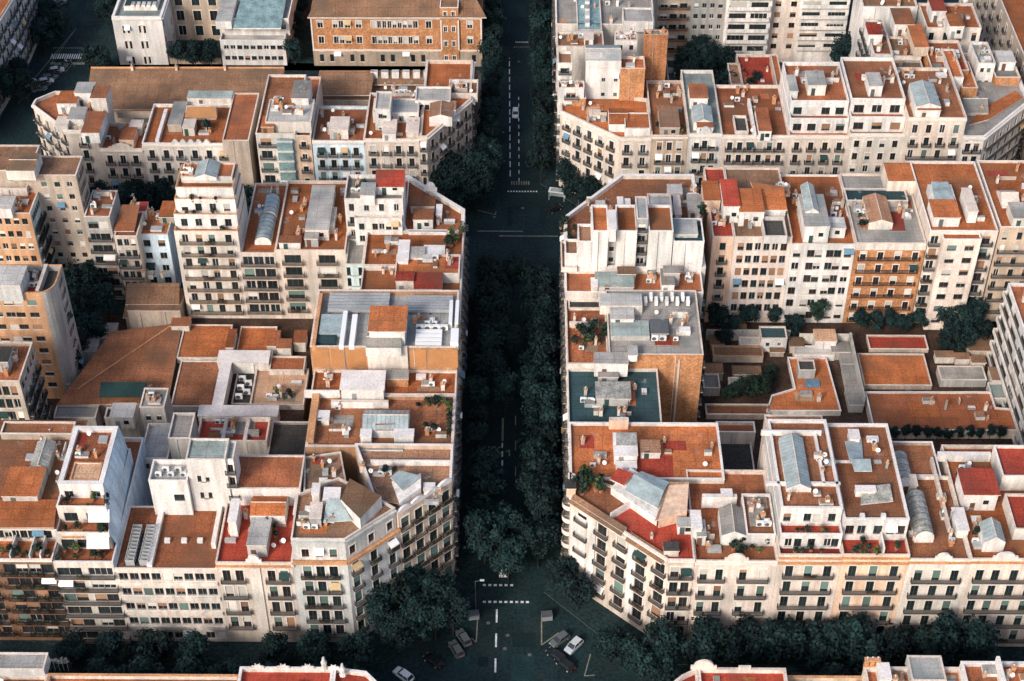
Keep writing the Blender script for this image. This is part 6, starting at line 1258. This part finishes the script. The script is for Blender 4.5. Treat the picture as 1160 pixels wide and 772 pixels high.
def trunk_mesh(k, h, r0=.2):
    r = random.Random(k); mb = MB(); top = Vector((r.uniform(-.3,.3), r.uniform(-.3,.3), h)); mb.tube((0,0,0), top, r0, r0*.65, 'bark', 8)
    for i in range(5):
        a = 6.283*i/5 + r.random(); e = top + Vector((math.cos(a)*1.9, math.sin(a)*1.9, r.uniform(1.8,3.4))); mb.tube(top, e, r0*.5, r0*.18, 'bark', 5); mb.tube(e, e+Vector((math.cos(a+.6)*1.1, math.sin(a+.6)*1.1, 1.1)), r0*.18, .03, 'bark', 4)
    return mb.mesh('trunk')
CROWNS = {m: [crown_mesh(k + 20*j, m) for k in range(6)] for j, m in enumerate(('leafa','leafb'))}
TRUNKS = [trunk_mesh(k, 4.6) for k in range(4)]
PALM = None
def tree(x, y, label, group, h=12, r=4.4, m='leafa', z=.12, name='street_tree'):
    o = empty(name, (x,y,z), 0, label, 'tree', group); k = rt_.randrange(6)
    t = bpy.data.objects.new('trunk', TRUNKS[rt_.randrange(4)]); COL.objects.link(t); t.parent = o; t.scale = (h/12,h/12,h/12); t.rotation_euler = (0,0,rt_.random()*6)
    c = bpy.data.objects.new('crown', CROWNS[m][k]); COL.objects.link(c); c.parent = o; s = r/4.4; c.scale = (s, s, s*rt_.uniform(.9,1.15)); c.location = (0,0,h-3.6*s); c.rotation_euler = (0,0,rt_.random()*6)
y = YS+19
while y < YN-10:
    for sx, side in ((-5.3,'left'),(5.6,'right')):
        skip = sx < 0 and PT(560,545,0)[1] < y < PT(560,470,0)[1]
        x = AX + sx + rt_.uniform(-.4,.4); rr = rt_.uniform(4.5,5.4) if sx > 0 else rt_.uniform(4.2,5.2)
        if skip: rr = 3.4; x -= 1.9
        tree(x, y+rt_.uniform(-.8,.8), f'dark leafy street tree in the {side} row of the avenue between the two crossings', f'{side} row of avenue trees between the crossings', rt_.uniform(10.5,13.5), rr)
    y += 6.6
for (px,py,rr) in ((575,590,4.0),(576,625,4.4),(578,385,3.4),(582,300,3.8),(572,440,3.6)):
    x, y = PT(px, py, 9); tree(x, y, 'dark leafy street tree whose crown closes the gap over the avenue carriageway', 'trees closing the gap over the avenue carriageway', rt_.uniform(11,12.5), rr)
y = YT+12
while y < 470:
    for sx, side in ((-6.8,'left'),(6.8,'right')): tree(AX+sx+rt_.uniform(-.4,.4), y+rt_.uniform(-.8,.8), f'dark street tree in the {side} row of the avenue beyond the far crossing', f'{side} row of avenue trees beyond the far crossing', rt_.uniform(10,12.5), rt_.uniform(3.2,4.3))
    y += 7.2
for (px,py) in ((505,206),(522,196),(536,190),(520,216),(548,200),(498,194),(540,214)): tree(*PT(px,py,8), 'large dark tree massed by the far left chamfer of the avenue', 'dark trees at the far left chamfer', 12.5, 4.8)
for (px,py) in ((648,212),(660,218),(672,216),(640,198)): tree(*PT(px,py,6), 'dark tree in front of the far right cream corner building', 'dark trees at the far right chamfer', 9.5, 3.4)
for (px,py) in ((432,690),(455,672),(478,660),(500,668),(445,715),(470,700),(492,694),(512,690)): tree(*PT(px,py,8), 'dark tree massed in front of the near left chamfer of the avenue', 'dark trees at the near left chamfer', 11.5, 4.3)
for (px,py) in ((692,728),(712,735),(730,745),(655,668),(640,650)): tree(*PT(px,py,6), 'dark tree in front of the near right chamfer balconies', 'dark trees at the near right chamfer', 9, 3.8)
for i in (3,4,5,6,8,9,10): tree(-102+i*7.4, 187.6+rt_.uniform(-.5,.5), 'dark street tree on the near left side street before the office and cornice facades', 'dark trees along the near left side street', rt_.uniform(6.8,9.0), rt_.uniform(3.6,4.8))
for i in range(9): tree(28+i*7.1, 188.6+rt_.uniform(-.5,.5), 'dark street tree on the near right side street before the balcony facades', 'dark trees along the near right side street', rt_.uniform(10.5,12.5), rt_.uniform(4.6,5.3))
for i in range(11): tree(-102+i*7.4, 178.4, 'dark street tree along the near row side of the left side street', 'dark trees along the near row on the left', rt_.uniform(9.5,11), 4.9)
for i in range(12): tree(28+i*7.1, 178.2, 'dark street tree along the near row side of the right side street', 'dark trees along the near row on the right', rt_.uniform(9.5,11), 4.9)
for i in range(13): tree(-108+i*7, YT-5, 'dark street tree along the far left side street below the cream facades', 'dark trees along the far left side street', rt_.uniform(9,11), 4.0)
for i in range(13): tree(26+i*7, YT-5, 'dark street tree along the far right side street below the pink facades', 'dark trees along the far right side street', rt_.uniform(9,11), 3.9)
for (px,py,rr,hh) in ((165,214,4.6,11),(182,208,4.4,11),(152,222,4,10),(190,222,3.6,9)): tree(*PT(px,py,8), 'bushy dark tree in the courtyard under the cream roof cabin building', 'dark courtyard trees under the roof cabin building', hh, rr, 'leafa', .12, 'courtyard_tree')
for (px,py,rr,hh) in ((92,300,4.4,11),(108,316,4.2,11),(84,326,4.2,11),(118,338,3.8,10),(96,346,4.2,11),(80,352,3.6,9),(104,366,3.6,9),(84,380,3.6,9),(78,405,3.4,8)): tree(*PT(px,py,7), 'dark tree in the shaded left courtyard beside the orange apartment tower', 'dark trees beside the orange apartment tower', hh, rr, 'leafa', .12, 'courtyard_tree')
for (px,py,rr,hh) in ((812,372,3.4,8),(828,380,3.2,7),(845,370,3.2,8),(820,392,3,6),(898,380,3,7),(876,366,3,7),(806,352,2.6,7)): tree(*PT(px,py,4), 'dark garden tree around the small white courtyard house', 'dark trees around the small white house', hh-2, rr*.85, 'leafa', 4.2, 'courtyard_tree')
tree(*PT(926,362,6), 'solitary green tree beside the orange roofed garden cabin', None, 7, 2.4, 'leafb', 4.2, 'courtyard_tree')
for (px,py,rr,hh) in ((1072,366,4.2,10),(1088,372,4,10),(1102,366,4,10),(1076,386,3.8,8),(1094,388,3.6,8),(1112,378,3.4,8),(1062,358,3.4,9)): tree(*PT(px,py,6), 'green garden tree under the projecting pale bay in the right courtyard', 'green trees under the projecting bay', hh-2.5, rr*.85, 'leafa', 4.2, 'courtyard_tree')
for (px,py,rr,hh) in ((976,368,3,7),(990,372,2.8,7),(1008,370,3,7),(1026,372,2.8,6),(1042,368,3,7)): tree(*PT(px,py,5), 'dark patio tree at the foot of the orange brick facade', 'dark patio trees at the brick facade', hh-2, rr*.8, 'leafa', 4.2, 'courtyard_tree')
for (px,py,rr,hh) in ((838,452,2.6,6),(852,450,2.8,6),(864,448,2.6,6),(826,454,2.4,5),(872,432,2.2,5)): tree(*PT(px,py,4), 'green shrub like tree behind the pale greenhouse row', 'green trees behind the greenhouse row', hh-1, rr*.9, 'leafb', 4.2, 'courtyard_tree')
for i in range(12): tree(*PT(1002+i*12, 492, 6), 'dark hedge tree along the south edge of the long red orange hall', 'hedge trees along the long red hall', rt_.uniform(2.8,4.2), 1.3, 'leafa', 4.2, 'courtyard_tree')
for (px,py) in ((790,58),(802,62),(776,72),(796,80),(820,72),(836,94),(850,100),(822,100),(780,90),(962,56),(955,60)): tree(*PT(px,py,8), 'dark courtyard tree below the white rear blocks of the far right block', 'dark trees below the white rear blocks', 12, 4.2, 'leafa', .12, 'courtyard_tree')
for (px,py) in ((55,22),(65,30),(48,40),(50,10),(18,80),(28,96),(10,98),(108,66),(114,72),(120,8)): tree(*PT(px,py,6), 'dark street tree on the wide side street at the top left', 'dark trees on the top left side street', 10, 4.2)
for (px,py) in ((1118,6),(1128,18),(1136,30),(1146,44),(1156,56)): tree(*PT(px,py,8), 'dark street tree on the far right street at the top edge', 'dark trees on the top right street', 11, 4.2)
for (px,py) in ((333,60),(336,30),(340,10),(200,62),(220,64),(238,62)): tree(*PT(px,py,4), 'dark tree standing between the white institute and the orange brick palace', 'dark trees by the white institute', 8, 3.2)
# ================================================================ CARS
def car_parts(col, L=4.2, Wd=1.75, Hh=1.45, van=False):
    parts = {}; b = MB(); hw = Wd/2
    sec = [(-L/2,.35,.62,.90),(-L/2+.12,.22,.78,.97),(-L*.30,.2,.86,1),(L*.05,.2,.88,1),(L*.27,.2,.84,1),(L/2-.25,.2,.72,.97),(L/2,.34,.56,.86)]
    ringz = []
    for x, zl, zh, s in sec: w = hw*s; ringz.append([(x,-w,zl),(x,-w*1.0,zl+(zh-zl)*.55),(x,-w*.93,zh),(x,w*.93,zh),(x,w,zl+(zh-zl)*.55),(x,w,zl)])
    for A, B in zip(ringz[:-1], ringz[1:]):
        for i in range(6): b.face([A[i],A[(i+1)%6],B[(i+1)%6],B[i]], col)
    b.face(ringz[0], col); b.face(ringz[-1][::-1], col); parts['body'] = b
    c = MB(); z0 = .84; x0, x1, x2, x3 = (-L*.46, -L*.36, L*.08, L*.26) if not van else (-L*.48,-L*.46,L*.24,L*.36); w0, w1 = hw*.9, hw*.74
    base = [(x0,-w0,z0-.03),(x3,-w0,z0-.03),(x3,w0,z0-.03),(x0,w0,z0-.03)]; top = [(x1,-w1,Hh-.04),(x2,-w1,Hh-.04),(x2,w1,Hh-.04),(x1,w1,Hh-.04)]
    for i in range(4): c.face([base[i],base[(i+1)%4],top[(i+1)%4],top[i]], 'glass' if not (van and i != 1) else col)
    parts['windows'] = c
    r = MB(); r.prism([(x1-.05,-w1-.02),(x2+.05,-w1-.02),(x2+.05,w1+.02),(x1-.05,w1+.02)], Hh-.06, Hh, col)
    for sx, ex in ((x0,x1),(x3,x2)):
        for s in (-1,1): r.tube((sx,s*w0,z0),(ex,s*w1,Hh-.03),.045,.045,col,4)
    for s in (-1,1): r.tube(((x1+x2)/2,s*w1,Hh-.03),((x1+x2)/2-.05,s*w0,z0),.04,.04,col,4)
    parts['roof'] = r
    wh = MB(); wh.tube((0,-.1,0),(0,.1,0),.31,.31,'rubber',14); hb = MB(); hb.tube((0,-.115,0),(0,.115,0),.19,.19,'metal',10)
    hl = MB(); hl.box(-.05,.05,-.2,.2,-.08,.08,'lamp'); tl = MB(); tl.box(-.05,.05,-.16,.16,-.1,.1,'redlamp')
    me = {k: v.mesh(k) for k, v in parts.items()}
    return me, wh.mesh('wheel'), hb.mesh('hubcap'), hl.mesh('headlight'), tl.mesh('taillight'), L, Wd
CARS = {}
def car(px, py, ang, col, label, cat='car', van=False, z=.006, group=None, name='parked_car'):
    k = (col, van)
    if k not in CARS: CARS[k] = car_parts(col, *( (4.9,1.95,2.0,True) if van else (4.2,1.75,1.45,False)))
    me, wh, hb, hl, tl, L, Wd = CARS[k]; x, y = PT(px, py, .7); o = empty(name, (x,y,z), R(ang), label, cat, group)
    def add(n, m, loc, par=o): c = bpy.data.objects.new(n, m); COL.objects.link(c); c.parent = par; c.location = loc; return c
    for n, m in me.items(): add(n, m, (0,0,0))
    for sx in (-.31,.31):
        for sy in (-1,1): w = add('wheel', wh, (L*sx, sy*(Wd/2-.1), .31)); add('hubcap', hb, (0,0,0), w)
    for sy in (-1,1): add('headlight', hl, (L/2-.05, sy*Wd*.3, .52)); add('taillight', tl, (-L/2+.03, sy*Wd*.32, .62))
car(650,731,230,'carsilver','silver hatchback parked at an angle in the near right corner bay')
car(634,724,222,'cargrey','dark grey car beside the silver hatchback in the near right corner bay')
car(640,752,137,'carblack','long black car parked below the silver hatchback'); car(630,742,137,'carblack','black car with its nose toward the avenue by the recycling bin')
car(525,722,118,'cargrey','grey car parked by the near left kerb beside the recycling bin'); car(517,735,118,'cargrey','dark car parked behind the grey car at the near left kerb')
car(457,764,140,'carwhite','pale car with dark windscreen at the bottom edge left of the avenue'); car(491,748,140,'carblack','black car in the near left corner bay under the trees')
car(571,642,90,'carwhite','white van waiting behind the near crossing of the avenue', 'van', True, name='delivery_van')
car(584,128,268,'carwhite','white car driving down the avenue beyond the far crossing', name='moving_car')
car(619,20,60,'carwhite','white van parked at the top right side of the avenue', 'van', True, name='delivery_van'); car(556,32,70,'carwhite','pale car half hidden at the top left side of the avenue'); car(563,74,80,'cargrey','grey car under trees on the upper avenue')
car(54,7,55,'carwhite','pale car on the top left side street nearest the corner block'); car(46,34,55,'carwhite','white car parked under a tree on the top left side street'); car(33,93,55,'carwhite','white car at the lower end of the top left side street'); car(68,3,55,'cargrey','grey car at the top edge of the left side street')
for i in range(8): car(44+i*4, 100-i*4.2, 20, ['cargrey','carblack','carsilver'][i%3], ['dark grey car','black car','silver car'][i%3]+' parked in the slanted row near the striped crossing', group='slanted row of parked cars')
car(648,256,20,'cargrey','dark grey car parked at the far right corner by the white rear wall'); car(628,236,35,'carblack','black car parked by the glazed shelter at the far right corner')
# ================================================================ STREET FURNITURE
def bin_(px, py, label):
    x, y = PT(px, py, .8); o = empty('recycling_bin', (x,y,.006), R(8), label, 'recycling bin'); mb = MB(); mb.prism([(-1.0,-.7),(1.0,-.7),(1.0,.7),(-1.0,.7)], .15, 1.35, 'fgrey'); c = bpy.data.objects.new('body', mb.mesh('body')); COL.objects.link(c); c.parent = o
    l = MB(); l.prism([(-1.05,-.75),(1.05,-.75),(1.05,.75),(-1.05,.75)], 1.353, [1.6,1.6,1.45,1.45], 'metaldk'); c = bpy.data.objects.new('lid', l.mesh('lid')); COL.objects.link(c); c.parent = o
    for sx in (-.8,.8):
        w = MB(); w.tube((sx,-.5,.12),(sx,.5,.12),.12,.12,'rubber',8); c = bpy.data.objects.new('wheel', w.mesh('wheel')); COL.objects.link(c); c.parent = o
bin_(536.5, 697, 'grey recycling bin at the near left corner bay of the avenue'); bin_(619.5, 698, 'grey recycling bin at the near right corner bay of the avenue')
def lamp(px, py, label, h=8):
    x, y = PT(px, py, 0); o = empty('street_lamp', (x,y,.1), 0, label, 'street lamp'); mb = MB(); mb.tube((0,0,0),(0,0,h),.11,.06,'metaldk',8); mb.tube((0,0,h-.1),(1.3,0,h+.3),.05,.04,'metaldk',6); mb.tube((0,0,0),(0,0,.8),.18,.15,'metaldk',8); c = bpy.data.objects.new('pole', mb.mesh('pole')); COL.objects.link(c); c.parent = o
    l = MB(); l.box(.9,1.7,-.18,.18,h+.2,h+.36,'lamp'); c = bpy.data.objects.new('lamp_head', l.mesh('lamp_head')); COL.objects.link(c); c.parent = o
lamp(539, 690, 'street lamp beside the near left end of the near crossing'); lamp(557, 118, 'street lamp on the left kerb of the upper avenue'); lamp(596, 476, 'street lamp between the avenue trees right of the road lettering'); lamp(655, 238, 'street lamp on the far right corner by the shelter')
o = empty('bus_shelter', (*PT(631,226,0), .12), R(-12), 'pale framed glazed shelter at the far right corner of the crossing', 'shelter')
mb = MB()
for sx in (-1.9,1.9):
    for sy in (-.8,.8): mb.tube((sx,sy,0),(sx,sy,2.5),.06,.06,'fwhite',6)
c = bpy.data.objects.new('frame', mb.mesh('frame')); COL.objects.link(c); c.parent = o; mb = MB(); mb.box(-2.1,2.1,-1,1,2.5,2.65,'fwhite'); mb.box(-1.6,1.6,-.7,.7,2.653,2.7,'glasslt'); c = bpy.data.objects.new('roof', mb.mesh('roof')); COL.objects.link(c); c.parent = o; mb = MB(); mb.box(-1.84,1.84,.78,.82,.2,2.4,'glasslt'); c = bpy.data.objects.new('glass_panel', mb.mesh('glass_panel')); COL.objects.link(c); c.parent = o
# ================================================================ LIGHT
AZ, EL = R(33), R(33.0)
sd = bpy.data.lights.new('sun', 'SUN'); so = bpy.data.objects.new('sun', sd); COL.objects.link(so)
sd.energy = 1.75; sd.angle = R(13); sd.color = (1.0, .93, .86)
d = Vector((math.sin(AZ)*math.cos(EL), math.cos(AZ)*math.cos(EL), -math.sin(EL))); so.rotation_mode = 'QUATERNION'; so.rotation_quaternion = d.to_track_quat('-Z','Y'); so.location = (-100,-100,300)
w = bpy.data.worlds.new('World'); scene.world = w; w.use_nodes = True; nt = w.node_tree; bg = nt.nodes['Background']; sk = nt.nodes.new('ShaderNodeTexSky'); sk.sky_type = 'NISHITA'; sk.sun_disc = False; sk.sun_elevation = EL; sk.sun_rotation = math.pi + AZ; sk.air_density = .8; sk.dust_density = 3.0; sk.ozone_density = .6
nt.links.new(sk.outputs[0], bg.inputs['Color']); bg.inputs['Strength'].default_value = .15
scene.render.engine = 'CYCLES'
scene.view_settings.view_transform = 'Standard'; scene.view_settings.look = 'None'; scene.view_settings.exposure = .54; scene.view_settings.gamma = 1.0; scene.view_settings.use_curve_mapping = False
print('objects', len(bpy.data.objects), 'meshes', len(bpy.data.meshes))
